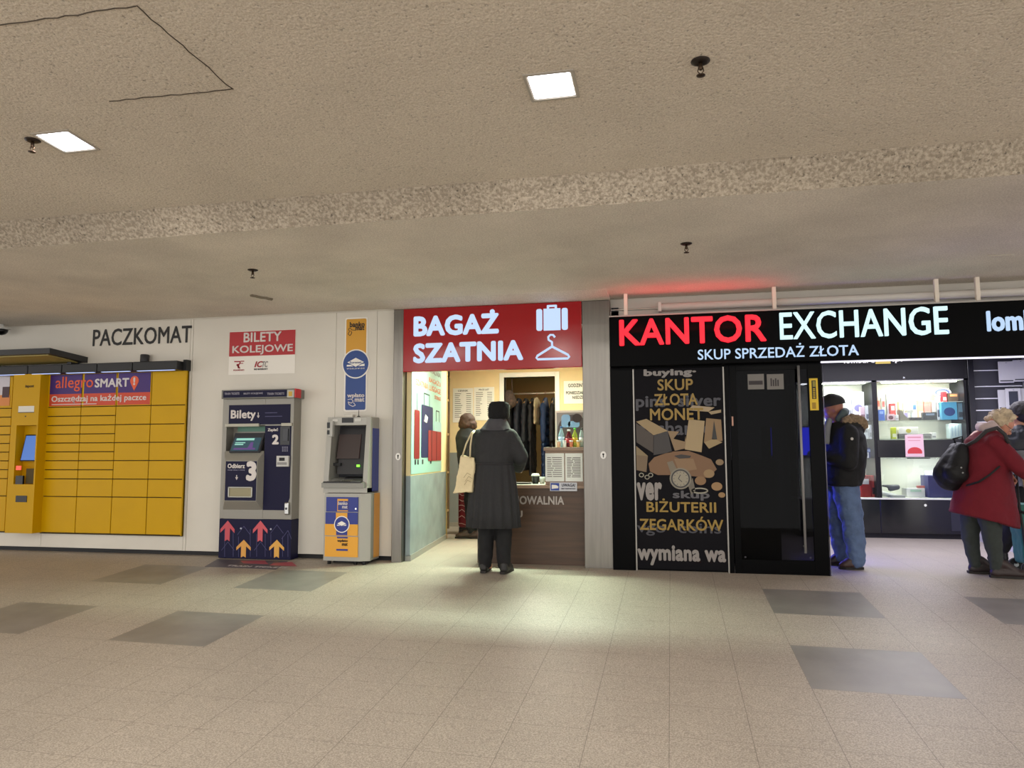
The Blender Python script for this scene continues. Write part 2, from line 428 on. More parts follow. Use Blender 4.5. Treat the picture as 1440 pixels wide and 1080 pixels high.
for par, cx, cy in ((p1, 560, 642), (p2, 848.5, 640)):
    a, b = F2.uv(cx, cy); mb = MB(); disc(mb, F2, a, b, .028, .0, .006, ry=.036); mb.obj('key_plate', M('#b9b5ae', .3, .6), par)
    mb = MB(); disc(mb, F2, a, b+.008, .009, .006, .003); fpoly(mb, F2, [(a-.004, b-.022), (a+.004, b-.022), (a+.004, b), (a-.004, b)], .006, .003); mb.obj('keyhole', MBLACK, par)

# ------------------------------------------------------------------ luggage office shell
BWY = 3.6
SA, SB = Vector((-2.61, 0, 0)), Vector((-2.84, 1.97, 0))
SW = Fr(SA, SB-SA, (0, 0, 1))                # drawing frame on the side wall, u goes into the depth
if SW.n.x < 0: SW.n = -SW.n
SWL = (SB-SA).length
SZ = .855
CREAM = M('#e6d5a4', .7, var=.03, key='cream_paint'); GREYB = M('#7f8d92', .45, var=.16, vscale=5, key='grey_lower')
def swall(z0, z1, mt, n, th=.05):
    mb = MB(); q = [SW.at(0, z0), SW.at(SWL, z0), SW.at(SWL, z1), SW.at(0, z1)]
    mb.hexa(q, [p-SW.n*th for p in q]); return struct(mb.obj(n, mt))
swall(0.05, SZ, GREYB, 'wall_side_low'); swall(SZ, 2.5, CREAM, 'wall_side_high')
mb = MB(); q = [SW.at(0, 0, .008), SW.at(SWL, 0, .008), SW.at(SWL, .06, .008), SW.at(0, .06, .008)]
mb.hexa(q, [p-SW.n*.06 for p in q]); struct(mb.obj('baseboard_side', M('#8b8c88', .5)))
Fb = wallfr(BWY)
BX0, BX1 = PX(632, 600, BWY), -.62
DX0, DX1, DZ1 = PX(709, 600, BWY), PX(781, 600, BWY), PZ(745, 530, BWY)
BZ = 1.10
mb = MB()
mb.box(BX0, DX0, BWY, BWY+.1, BZ, 2.6); mb.box(DX1, BX1, BWY, BWY+.1, BZ, 2.6); mb.box(DX0, DX1, BWY, BWY+.1, DZ1, 2.6)
struct(mb.obj('wall_back_high', CREAM))
mb = MB(); mb.box(BX0, DX0, BWY, BWY+.1, 0.05, BZ); mb.box(DX1, BX1, BWY, BWY+.1, 0.05, BZ); struct(mb.obj('wall_back_low', M('#8d9491', .5, key='grey_back')))
mb = MB(); mb.box(BX0, DX0, BWY-.01, BWY+.1, 0, .06); mb.box(DX1, BX1, BWY-.01, BWY+.1, 0, .06); struct(mb.obj('baseboard_back', M('#9c978c', .6)))
mb = MB(); mb.box(DX0-.07, DX0, BWY-.015, BWY+.11, 0, DZ1+.07, .004); mb.box(DX1, DX1+.07, BWY-.015, BWY+.11, 0, DZ1+.07, .004); mb.box(DX0, DX1, BWY-.015, BWY+.11, DZ1, DZ1+.07, .004)
struct(mb.obj('door_1', M('#e9ece2', .4)))
mb = MB(); mb.box(-.68, -.62, .02, BWY, 0, 2.6); struct(mb.obj('wall_inner_right', CREAM))
mb = MB(); mb.box(BX0-2.2, BX0-2.1, SB.y, 5.2, 0, 2.6); mb.box(BX0-2.2, SB.x, SB.y, SB.y+.06, 0, 2.6); mb.box(BX0-2.2, -.1, 5.2, 5.3, 0, 2.6); mb.box(-.62, -.5, BWY, 5.3, 0, 2.6)
struct(mb.obj('wall_cloakroom', M('#9a8558', .8)))
mb = MB(); mb.box(-5.6, -.5, .06, 5.3, 2.45, 2.52); struct(mb.obj('ceiling_luggage', M('#d8d6cc', .8)))

# ------------------------------------------------------------------ exchange shop shell
KX0, KX1 = PX(864, 640, YF), 4.6
mb = MB()
mb.box(-.55, -.48, .0, 3.3, 0, 2.5); struct(mb.obj('wall_exchange_left', DGREY))
mb = MB(); mb.box(-.55, 4.7, 3.62, 3.7, 0, 2.6); struct(mb.obj('wall_exchange_back', M('#2e2e33', .5)))
mb = MB(); mb.box(4.3, 4.4, -.1, 3.7, 0, 2.6); struct(mb.obj('wall_exchange_right', M('#c9c8d0', .6)))
mb = MB(); mb.box(-.55, 4.7, .2, 3.7, 2.32, 2.4); struct(mb.obj('ceiling_exchange', M('#3a3a3e', .7)))
# void above the shop sign with its cladding
mb = MB()
mb.box(-.6, 5, .0, .05, 2.40, 2.47, .01, 0); mb.box(-.6, 5, -.02, .05, 2.47, 2.478, 0, 1); mb.box(-.6, 5, .01, .05, 2.485, ZC, .01, 0); mb.box(-.6, 5, -.03, .05, 2.375, 2.382, 0, 1)
mb.box(-.6, 5, .05, .08, 2.3, ZC+.05, 0, 2)
struct(mb.obj('trim_4', [M('#c9c3b9', .5), M('#e0dacf', .4), M('#5b5651', .8)]))

# ================================================================== LEFT WALL
F0 = wallfr(-.002)
BLK = M('#1d1c1c', .5)
t = thing('wall_lettering', 'black capital lettering PACZKOMAT on the white wall above the yellow lockers', 'lettering', (PX(200, 475), 0, PZ(200, 484)))
tpx('PACZKOMAT', F0, 131, 269.5, 460.5, 484.5, BLK, t, bold=.012)

# yellow parcel locker wall
YEL = M('#cc9f00', .42, spec=.2, var=.03, vscale=3, key='locker_yellow'); YEL2 = M('#c89b00', .45, spec=.2, key='locker_yellow_body'); GAP = M('#3a2c06', .8)
LY = -.04; FL = wallfr(LY)
xc = [PX(x, 640, LY) for x in (12.5, 61.5, 110.5, 159.8, 209.2, 258.6)]
zr = [PZ(232, y, LY) for y in (519, 569.8, 596.2, 621.9, 647.6, 674, 699.7, 752.5)]
lk = thing('parcel_locker', 'yellow parcel locker wall with a self-service terminal and many small doors', 'parcel locker', (PX(140, 640), LY+.3, 0))
mb = MB(); mb.box(-9.6, LX-.002, LY+.02, .6, LZ0-.005, LZ1-.022); mb.obj('body', [YEL2], lk)
mb = MB(); mb.box(xc[5]+.004, LX-.002, LY-.012, LY+.03, LZ0-.005, LZ1-.03, .003); mb.obj('side_frame', YEL, lk)
mb = MB(); mb.box(-9.6, xc[0], LY+.012, LY+.03, LZ0-.01, zr[0]); mb.box(xc[1]-.006, xc[5]+.004, LY+.012, LY+.03, LZ0-.012, zr[0]); mb.obj('door_gap_backing', GAP, lk)
def ldoor(x0, x1, z0, z1):
    g = .0045; mb = MB(); mb.box(x0+g, x1-g, LY, LY+.018, z0+g, z1-g, .004); return mb.obj('door', YEL, lk)
def halves():
    out = [(zr[1], zr[0])]
    for a, b in zip(zr[1:5], zr[2:6]):
        mid = (a+b)/2; out += [(mid, a), (b, mid)]
    return out+[(zr[6], zr[5]), (zr[7], zr[6])]
W = xc[2]-xc[1]
for z0, z1 in halves():
    for i in (1, 2): ldoor(xc[i], xc[i+1], z0, z1)
    ldoor(xc[0]-W, xc[0], z0, z1)
    if z1 != zr[0]: ldoor(xc[0]-2*W, xc[0]-W, z0, z1)
for i in (3, 4):
    for a, b in zip(zr, zr[1:]): ldoor(xc[i], xc[i+1], b, a)
# advert film on the three top doors
PUR, ORG = M('#3d1d6e', .5), M('#cc4526', .5); LOGO = M('#e2592b', .5); WH = M('#d9d2cf', .6)
zA, zB, zC = PZ(140, 525.5, LY), PZ(140, 553, LY), PZ(140, 570.5, LY)
e = [PX(x, 548, LY) for x in (70.5, 115, 118.5, 163, 166.3, 211.5)]
for a, b in ((e[0], e[1]), (e[2], e[3]), (e[4], e[5])):
    mb = MB(); mb.box(a, b, LY-.003, LY+.001, zB, zA); mb.box(a, b, LY-.003, LY+.001, zC+.004, zB, 0, 1); mb.obj('advert_film', [PUR, ORG], lk)
text('allegro', FL, PX(79, 540, LY), PX(131.5, 540, LY), PZ(105, 550.5, LY), PZ(105, 529.5, LY), LOGO, lk, h=.003, bold=.004)
text('SMART', FL, PX(134, 538, LY), PX(182, 538, LY), PZ(158, 544.5, LY), PZ(158, 532, LY), WH, lk, h=.003, bold=.03)
mb = MB(); ca, cb = FL.uv(189.5, 535.5); R_ = FL.uv(195.5, 535)[0]-ca
fpoly(mb, FL, [(ca+R_*math.cos(t_), cb+R_*math.sin(t_)) for t_ in [math.radians(a) for a in range(-30, 211, 15)]]+[(ca, cb-R_*2.05)], .003, .002)
mb.obj('advert_pin', LOGO, lk)
text('!', FL, ca-R_*.22, ca+R_*.22, cb-R_*.9, cb+R_*.72, WH, lk, h=.005, bold=.04)
text('Oszczędzaj na każdej paczce', FL, PX(73, 561, LY), PX(206, 561, LY), PZ(140, 566.5, LY), PZ(140, 555, LY), WH, lk, h=.003, bold=.02)
mb = MB(); mb.box(PX(73, 568, LY), PX(136, 568, LY), LY-.004, LY, PZ(100, 569, LY), PZ(100, 568, LY)); mb.obj('advert_small_print', WH, lk)
# terminal
TY = -.16; FT = wallfr(TY)
tx0, tx1, tx1b = PX(-12+26, 640, TY), PX(51, 640, TY), PX(61.5, 640, LY)
tz0, tz1 = PZ(35, 750, TY), zr[0]+.01
nx0, nx1, nz0, nz1 = PX(21, 640, TY), PX(49, 640, TY), PZ(35, 681, TY), PZ(35, 598, TY)
tx0 = PX(13, 640, TY)
mb = MB()
for q in ((tx0, nx0, tz0, tz1), (nx1, tx1, tz0, tz1), (nx0, nx1, nz1, tz1), (nx0, nx1, tz0, nz0)): mb.box(q[0], q[1], TY, TY+.14, q[2], q[3])
mb.box(nx0, nx1, TY+.11, TY+.14, nz0, nz1)
mb.box(tx0, tx1, TY+.139, LY+.03, tz0, tz1)
o = mb.obj('terminal_column', YEL2, lk)
sx0, sx1 = PX(26, 630, TY), PX(48, 630, TY); szb, szt = PZ(35, 648.5, TY), PZ(35, 611, TY)
mb = MB(); mb.hexa([(sx0, TY+.03, szb), (sx1, TY+.03, szb), (sx1, TY+.09, szt), (sx0, TY+.09, szt)], [(sx0, TY+.09, szb), (sx1, TY+.09, szb), (sx1, TY+.1, szt), (sx0, TY+.1, szt)])
mb.obj('screen_bezel', BLACK, o)
g = .012; mb = MB(); mb.hexa([(sx0+g, TY+.0265, szb+g), (sx1-g, TY+.0265, szb+g), (sx1-g, TY+.083, szt-g), (sx0+g, TY+.083, szt-g)], [(sx0+g, TY+.05, szb+g), (sx1-g, TY+.05, szb+g), (sx1-g, TY+.088, szt-g), (sx0+g, TY+.088, szt-g)])
mb.obj('screen', E('#4a72b8', 1.1), o)
mb = MB(); frect(mb, FT, 22, 32, 669, 681, -.02, .022); mb.obj('scanner', BLACK, o)
mb = MB(); frect(mb, FT, 23.5, 30, 655, 661, .0, .01); mb.obj('scanner_light', E('#ff5a40', 1.2), o)
mb = MB(); frect(mb, FT, 33.5, 46, 659, 680, -.04, .012); mb.obj('parcel_slot', M('#4b3c0c', .7), o)
mb = MB(); frect(mb, FT, 22.5, 38, 697, 706, .0, .006); mb.obj('card_reader', BLACK, o)
mb = MB(); frect(mb, FT, 26, 48, 571, 579.5, .0, .002); mb.obj('label_sheet', PAPER, o)
mb = MB(); frect(mb, FT, 26, 48, 579.5, 580.5, .0, .004); mb.obj('label_edge', DGREY, o)
mb = MB(); a, b = FT.uv(36, 585.5); disc(mb, FT, a, b, .008, 0, .003); mb.obj('lock', DGREY, o)
tpx('inpost', FT, 36, 48, 541, 546, M('#4a3808', .6), o, bold=.02)
# film on the door left of the terminal
mb = MB(); frect(mb, FL, -40, 14, 527, 556, .003, .002, 0); frect(mb, FL, -40, 14, 556, 571, .003, .002, 1); frect(mb, FL, 4, 13.6, 544, 559, .005, .002, 2)
mb.obj('advert_film', [M('#cfc9cf', .6), M('#d98a4a', .6), M('#40202a', .5)], lk)
# lamp bar with LED strips along the top
zb0, zb1 = PZ(220, 521, LY-.1), PZ(220, 508.5, LY-.1)
edges = [-9.4, PX(-50, 515), PX(8, 515), PX(57.5, 515), PX(104.5, 515), PX(153, 515), PX(202, 515), PX(264, 515)]
for a, b in zip(edges, edges[1:]):
    mb = MB(); mb.box(a+.004, b-.004, LY-.14, LY+.0, zb0, zb1, .008); o = mb.obj('lamp_bar_section', M('#17181c', .5), lk)
    mb = MB(); mb.box(a+.05, b-.05, LY-.13, LY-.10, zb0-.004, zb0+.002); mb.obj('led_strip', E('#b9ccff', 1.3), o)
mb = MB(); mb.box(PX(264, 515), PX(268.5, 515), LY-.04, .01, zb0, zb1+.02); mb.obj('lamp_bar_cap', M('#17181c', .5), lk)
mb = MB(); mb.lathe([(.045, 0), (.047, .02), (.047, .085), (.04, .095), (0.01, .097)], (PX(203.5, 505, -.06), -.06, zb1)); mb.obj('camera_post', DGREY, lk)
# canopy over the terminal
zc = PZ(123, 506, 0); cxr = PX(123.5, 506, 0)
yf = -.2
while PX(71, 492, yf) < cxr and yf > -1.6: yf -= .02
yf = max(yf, -1.2)
print('CANOPY', cxr, yf, zc, PZ(71, 492, yf))
zf = PZ(71, 493, yf)
mb = MB()
mb.hexa([(-9, 0, zc-.035), (cxr, 0, zc-.035), (cxr, 0, zc+.03), (-9, 0, zc+.03)], [(-9, yf, zf-.03), (cxr, yf, zf-.03), (cxr, yf, zf+.03), (-9, yf, zf+.03)])
mb.obj('canopy', M('#2a2b2e', .5), lk)
mb = MB(); mb.hexa([(-9, -.08, zc-.045), (cxr-.06, -.08, zc-.045), (cxr-.06, -.08, zc-.033), (-9, -.08, zc-.033)], [(-9, yf+.05, zf-.045), (cxr-.06, yf+.05, zf-.045), (cxr-.06, yf+.05, zf-.028), (-9, yf+.05, zf-.028)])
mb.obj('canopy_underside', M('#9a8a4c', .6), lk)  # yellow light on the canopy underside is put into this colour
mb = MB(); mb.box(PX(98, 512, -.1), PX(104, 512, -.1), -.14, -.02, zb1, zc-.02); mb.obj('canopy_bracket', DGREY, lk)
# dome camera
dc = thing('dome_camera', 'dark dome camera on a white mount under the ceiling above the parcel lockers', 'camera', (PX(3, 465, -.15), -.15, PZ(3, 465, -.15)))
c_ = L3(2, 463, -.15)
mb = MB(); mb.lathe([(.02, .03), (.085, .028), (.09, 0), (.08, -.004)], c_); mb.tube([c_+Vector((0, 0, .02)), c_+Vector((0, 0, .1)), c_+Vector((0, .12, .12))], .025, 10); mb.obj('mount', M('#d8d8d4', .4), dc)
mb = MB(); mb.lathe([(.07, 0), (.066, -.03), (.045, -.055), (.012, -.068), (.001, -.07)], c_); mb.obj('dome', BLACK, dc)

# ------------------------------------------------------------------ railway ticket sign
RED = M('#b1222a', .45); SWH = M('#efebe3', .6)
s = thing('ticket_sign', 'red and white BILETY KOLEJOWE sign with two railway logos above the ticket machine', 'sign', (PX(370, 500), 0, PZ(370, 527)))
mb = MB(); frect(mb, F0, 322.5, 415.5, 465, 526, 0, .004); mb.obj('backing_panel', SWH, s)
mb = MB(); frect(mb, F0, 323, 415.5, 465.5, 500, .004, .001); mb.obj('red_panel', RED, s)
SG = wallfr(-.007)
tpx('BILETY', SG, 343, 396, 467, 480.5, WH, s, bold=.02); tpx('KOLEJOWE', SG, 327, 412, 485, 498.5, WH, s, bold=.02)
# logos
LR, LG = M('#a3202c', .6), M('#8f8a88', .6)
mb = MB(); pstroke(mb, SG, [(329.5, 508.5), (338, 508.5), (337, 512), (333, 513), (337.5, 518)], .012); ppoly(mb, SG, [(334, 513), (336.5, 513), (336, 518), (334.5, 518)]); pstroke(mb, SG, [(338.5, 508), (343.5, 508)], .01); pstroke(mb, SG, [(338, 511), (342, 511)], .008)
mb.obj('railway_logo', LR, s)
tpx('POLREGIO', SG, 328.5, 343.5, 519.5, 521.5, LR, s, bold=.02)
tpx('IC', SG, 358, 370, 508, 516.5, LR, s, bold=.03, shear=.3); tpx('TC', SG, 369, 377, 508, 516.5, LG, s, bold=.02, shear=.3)
tpx('PKP INTERCITY', SG, 357.5, 376.5, 518, 520.3, M('#4a4645', .6), s, bold=.03)

# ------------------------------------------------------------------ ticket machine
TMY = -.16; FM = wallfr(TMY)
tm = thing('ticket_machine', 'grey and navy ticket vending machine with arrows on its base, below the red sign', 'ticket machine', (PX(361, 785, TMY), TMY/2, fz(TMY)))
TG = M('#8b8880', .38, .35, key='machine_grey'); NAVY = M('#100f33', .45, spec=.2); TGL = M('#b9b6ac', .35, .2)
def rx(x0, x1, y, Y=TMY): return PX(x0, y, Y), PX(x1, y, Y)
mx0, mx1 = PX(311, 650, TMY), PX(411.5, 650, TMY)
zt, zm, zbm = PZ(361, 560, TMY), PZ(361, 730, TMY), fz(TMY)+.006
sxA, sxB = PX(318, 620, TMY), PX(372, 620, TMY)
nzt, nzb = PZ(345, 598, TMY), PZ(345, 640, TMY)
mb = MB()
mb.box(mx0, sxA, TMY, -.001, zm, zt, .004); mb.box(sxB, mx1, TMY, -.001, zm, zt, .004); mb.box(sxA, sxB, TMY, -.001, nzt, zt); mb.box(sxA, sxB, TMY, -.001, zm, nzb); mb.box(sxA, sxB, -.03, -.002, nzb, nzt)
body = mb.obj('body', TG, tm)
mb = MB(); mb.box(mx0+.0, mx1, TMY+.004, -.001, zbm, zm-.002, .002); base = mb.obj('base_panel', M('#121236', .5, spec=.2), tm)
h0, h1 = PX(311.5, 553, TMY-.06), PX(414, 553, TMY-.06)
mb = MB(); mb.box(h0, h1, TMY-.06, 0-.001, PZ(361, 560, TMY-.06), PZ(361, 547.5, TMY-.06), .004); hd = mb.obj('header', M('#77766f', .5), tm)
FH = wallfr(TMY-.061)
mb = MB(); frect(mb, FH, 314, 403.5, 549, 558.5); mb.obj('header_panel', NAVY, hd)
mb = MB(); frect(mb, FH, 404, 413.5, 548.5, 559); frect(mb, FH, 406, 411, 550.5, 557, .002, .002, 1); mb.obj('header_badge', [M('#b7b7ae', .5), M('#c9a23a', .5)], hd)
mb = MB(); mb.box(h1, h1+.012, TMY-.055, -.1, PZ(361, 560, TMY-.06), PZ(361, 547.5, TMY-.06)); mb.obj('red_end_tag', M('#c8262c', .5), hd)
for a, b, tt in ((316, 337, 'TRAIN TICKETS'), (343, 370, 'BILETY KOLEJOWE'), (376, 400, 'TRAIN TICKETS')): tpx(tt, FH, a, b, 552, 555.2, M('#9c9aa8', .6), hd, h=.003, bold=.02)
mb = MB(); frect(mb, FM, 322, 408.5, 569, 597, 0, .003); pn = mb.obj('title_panel', NAVY, tm)
tpx('Bilety', FM, 325, 360, 576.5, 592, WH, pn, h=.003, bold=.03)
mb = MB(); pstroke(mb, FM, [(363.5, 580), (363.5, 586)], .008, h=.003); ppoly(mb, FM, [(361.5, 584.5), (365.5, 584.5), (363.5, 588)], .003); mb.obj('arrow_mark', WH, pn)
mb = MB(); frect(mb, FM, 373, 390, 580, 581, .003, .001); frect(mb, FM, 373, 397, 585, 586, .003, .001); mb.obj('small_print', M('#4c4b72', .6), pn)
mb = MB(); frect(mb, FM, 318, 365, 596, 600, .002, .02); mb.obj('label_strip', M('#b5b2a4', .5), tm)
mb = MB(); frect(mb, FM, 397, 411.5, 595, 599, .002, .02); mb.obj('label_strip', M('#b5b2a4', .5), tm)
# screen recess
mb = MB(); xa, xb = rx(326, 369, 605); mb.box(xa, xb, -.05, -.035, PZ(345, 607, -.04), PZ(345, 600, -.04)); mb.obj('recess_label', M('#5d8a78', .5), tm)
def tilt(x0, x1, yb, yt, Yb, Yt, g, th):
    a, b = PX(x0, yb, Yb), PX(x1, yb, Yb); zb_, zt_ = PZ((x0+x1)/2, yb, Yb), PZ((x0+x1)/2, yt, Yt)
    a2, b2 = a, b
    return [(a+g, Yb, zb_+g), (b-g, Yb, zb_+g), (b2-g, Yt, zt_-g), (a2+g, Yt, zt_-g)], th
q, _ = tilt(322, 364, 636, 609, TMY-.045, TMY+.06, 0, 0)
mb = MB(); mb.hexa(q, [(a, b+.03, c-.01) for a, b, c in q]); mon = mb.obj('screen_housing', M('#3f4146', .4), tm)
q2 = [(q[0][0]+.018, q[0][1]-.003, q[0][2]+.016), (q[1][0]-.018, q[1][1]-.003, q[1][2]+.016), (q[2][0]-.018, q[2][1]-.003, q[2][2]-.012), (q[3][0]+.018, q[3][1]-.003, q[3][2]-.012)]
mb = MB(); mb.hexa(q2, [(a, b+.01, c) for a, b, c in q2]); scn = mb.obj('screen', E('#2c4a55', 1.0), mon)
# picture lines on the screen
FQ = Fr(q2[0], Vector(q2[1])-Vector(q2[0]), Vector(q2[3])-Vector(q2[0])); sw = (Vector(q2[1])-Vector(q2[0])).length; sh = (Vector(q2[3])-Vector(q2[0])).length
mb = MB()
fpoly(mb, FQ, [(.08*sw, .62*sh), (.75*sw, .62*sh), (.75*sw, .74*sh), (.08*sw, .74*sh)], .001, .002)
fpoly(mb, FQ, [(.08*sw, .34*sh), (.4*sw, .34*sh), (.4*sw, .4*sh), (.08*sw, .4*sh)], .001, .002); fpoly(mb, FQ, [(.08*sw, .45*sh), (.45*sw, .45*sh), (.45*sw, .5*sh), (.08*sw, .5*sh)], .001, .002)
mb.obj('screen_text', E('#8ec6b4', 1.2), mon)
mb = MB(); fpoly(mb, FQ, [(.6*sw, .1*sh), (.8*sw, .1*sh), (.75*sw, .5*sh), (.66*sw, .5*sh)], .001, .002); fpoly(mb, FQ, [(.1*sw, .06*sh), (.9*sw, .06*sh), (.9*sw, .16*sh), (.1*sw, .16*sh)], .001, .002); mb.obj('screen_picture', E('#6a4a8a', .8), mon)
# projecting lower housing
xa, xb = rx(315.5, 371, 650, TMY); xc0, xc1 = rx(316.5, 361, 680, TMY-.09)
za, zb_, zc_, zd = PZ(343, 637, TMY-.045), PZ(343, 648, TMY-.09), PZ(343, 704.5, TMY-.09), PZ(343, 717, TMY)
mb = MB()
A = [(xa, TMY), (xa, TMY)]
mb.hexa([(xc0, TMY-.09, zb_), (xc1, TMY-.09, zb_), (xc1, TMY-.09, zc_), (xc0, TMY-.09, zc_)], [(xa, TMY+.001, za+.02), (xb, TMY+.001, za+.02), (xb, TMY+.001, zd), (xa, TMY+.001, zd)])
hs = mb.obj('dispenser_housing', M('#a5a298', .35, .3), tm)
FN = wallfr(TMY-.091)
mb = MB(); frect(mb, FN, 316.8, 360.5, 648.5, 704, 0, .002); dp = mb.obj('dispenser_panel', NAVY, tm)
tpx('Odbierz', FN, 320.5, 344.5, 652, 658.5, WH, dp, h=.002, bold=.03)
tpx('swoje bilety i resztę', FN, 320.5, 344.5, 660, 662, M('#8f8da5', .6), dp, h=.002, bold=.02)
tpx('3', FN, 346.5, 361, 648.5, 676.5, WH, dp, h=.002, bold=.06)
mb = MB(); pstroke(mb, FN, [(333, 668), (333, 672)], .008, h=.002); ppoly(mb, FN, [(331, 671), (335, 671), (333, 675)], .002); mb.obj('arrow_mark', WH, dp)
tr0, tr1, tz_0, tz_1 = *rx(321.5, 355.5, 692, TMY-.09), PZ(338, 699.5, TMY-.09), PZ(338, 684.5, TMY-.09)
mb = MB(); k = .012; Y1, Y2 = TMY-.105, TMY-.09
mb.box(tr0, tr1, Y1, Y2, tz_0, tz_0+k, .003); mb.box(tr0, tr1, Y1, Y2, tz_1-k, tz_1, .003); mb.box(tr0, tr0+k, Y1, Y2, tz_0, tz_1, .003); mb.box(tr1-k, tr1, Y1, Y2, tz_0, tz_1, .003); mb.obj('tray_frame', M('#a9a9a2', .3, .5), tm)
mb = MB(); mb.box(tr0+k, tr1-k, Y2-.006, Y2, tz_0+k, tz_1-k); mb.obj('tray_flap', M('#8b8365', .35, .2), tm)
# payment panel
mb = MB(); x0_, x1_ = rx(371.5, 408.5, 655); mb.prism([(x0_, PZ(390, 717.5, TMY)), (PX(401, 717, TMY), PZ(390, 717.5, TMY)), (x1_, PZ(390, 700, TMY)), (x1_, PZ(390, 598.5, TMY)), (x0_, PZ(390, 598.5, TMY))], 'y', TMY-.003, TMY+.001)
pp = mb.obj('payment_panel', NAVY, tm)
tpx('Zapłać', FM, 377, 391.5, 602, 607.5, WH, pp, h=.004, bold=.03); tpx('2', FM, 383, 392.5, 611, 625, WH, pp, h=.004, bold=.05)
mb = MB(); frect(mb, FM, 394.5, 408, 599.5, 625.5, .002, .006); pr = mb.obj('card_terminal', M('#17181e', .3), tm)
mb = MB(); frect(mb, FM, 399, 406, 603, 620, .008, .01); mb.obj('card_slot', M('#2b2d35', .3), pr)
mb = MB()
for i in range(3):
    for j in range(3): frect(mb, FM, 397+i*3, 399+i*3, 628+j*2.6, 629.7+j*2.6, .003, .002)
mb.obj('card_marks', M('#77768a', .5), pp)
mb = MB(); frect(mb, FM, 391, 407.5, 641, 656, .002, .03); cs = mb.obj('coin_slot_block', M('#c6c5c2', .4), tm)
mb = MB(); frect(mb, FM, 395, 402.5, 643.5, 648, .032, .004); frect(mb, FM, 392, 405.5, 650, 653.5, .032, .002, 1); mb.obj('coin_slot', [MBLACK, M('#8f8e8d', .5)], cs)
mb = MB(); a, b = FM.uv(404.5, 715); mb.box(a-.025, a+.025, TMY-.03, TMY, b-.065, b+.065, .022); hn = mb.obj('lock_handle', M('#b4b4b2', .2, .9), tm)
mb = MB(); disc(mb, wallfr(TMY-.03), a, b, .012, 0, .004); mb.obj('lock_cylinder', M('#4d4d50', .4, .8), hn)
# arrows on the base
def arrow(mb, fr, cx, cyt, cyb, w, mi=0, h=.001):
    a0, b1 = fr.uv(cx, cyt); _, b0 = fr.uv(cx, cyb); H = b1-b0; hw = w/2; sw_ = w*.17
    pts = [(a0, b1), (a0+hw, b1-H*.42), (a0+hw, b1-H*.6), (a0+sw_, b1-H*.36), (a0+sw_, b0), (a0, b0+H*.08), (a0-sw_, b0), (a0-sw_, b1-H*.36), (a0-hw, b1-H*.6), (a0-hw, b1-H*.42)]
    for tri in ([pts[0], pts[1], pts[2], pts[3], pts[8-1], pts[8], pts[9]], [pts[3], pts[4], pts[5], pts[6], pts[7]]): fpoly(mb, fr, tri, h, .002, mi)
FBm = wallfr(TMY+.004)
for cx, a_, b_, mtx in ((320.5, 732, 761, M('#c44b58', .5)), (366.5, 732, 762, M('#cf5560', .5)), (343, 759, 784, M('#dca04a', .5)), (389.5, 759, 784.5, M('#e0a94c', .5))):
    mb = MB(); arrow(mb, FBm, cx, a_, b_, .165); mb.obj('arrow', mtx, base)
mb = MB()
LN = M('#4b4a78', .5)
for cx in (316, 328, 335.5, 352, 361, 373, 381, 397.5, 405):
    pstroke(mb, FBm, [(cx, 783), (cx, 744+(cx*7) % 14)], .004, h=.0008, thick=.001)
for cx, cy in ((343, 740), (389.5, 738), (320.5, 762), (366.5, 762), (405, 746)):
    pstroke(mb, FBm, [(cx-9, cy+12), (cx, cy), (min(cx+9, 410), cy+12)], .004, h=.0008, thick=.001)
mb.obj('line_pattern', LN, base)
mb = MB()
for cx, cy in ((339, 743), (381, 744)): a, b = FBm.uv(cx, cy); disc(mb, FBm, a, b, .009, .001, .004)
mb.obj('panel_screw', M('#a9a9b5', .3, .8), base)

# floor sticker in front of it
S4 = [floorpt(*q) for q in ((306, 786.5), (405, 789.5), (388, 801), (288, 797))]
fo, fu = S4[3], S4[2]-S4[3]; fv = (S4[0]-S4[3]); FSk = Fr(fo, fu, fv-fu.normalized()*fv.dot(fu.normalized()))
if FSk.n.z < 0: FSk.n = -FSk.n
st = thing('floor_sticker', 'worn dark floor sticker with pink arrows and a line of writing before the ticket machine', 'sticker', tuple(fo))
mb = MB(); mb.hexa([p+FSk.n*.003 for p in S4], [p+FSk.n*.0005 for p in S4]); mb.obj('sheet', M('#5a565e', .5, var=.1), st)
mb = MB(); w4 = fu.length
fpoly(mb, FSk, [(.30, .2), (.58, .2), (.44, .36), (.20, .3)], .003, .001); fpoly(mb, FSk, [(.62, .16), (.92, .16), (.76, .34), (.6, .26)], .003, .001)
mb.obj('arrow_print', M('#a8525c', .5), st)
text('TRAIN TICKETS', FSk, .20, .86, .05, .105, M('#b9b4b2', .6), st, h=.003, thick=.001, bold=.03)

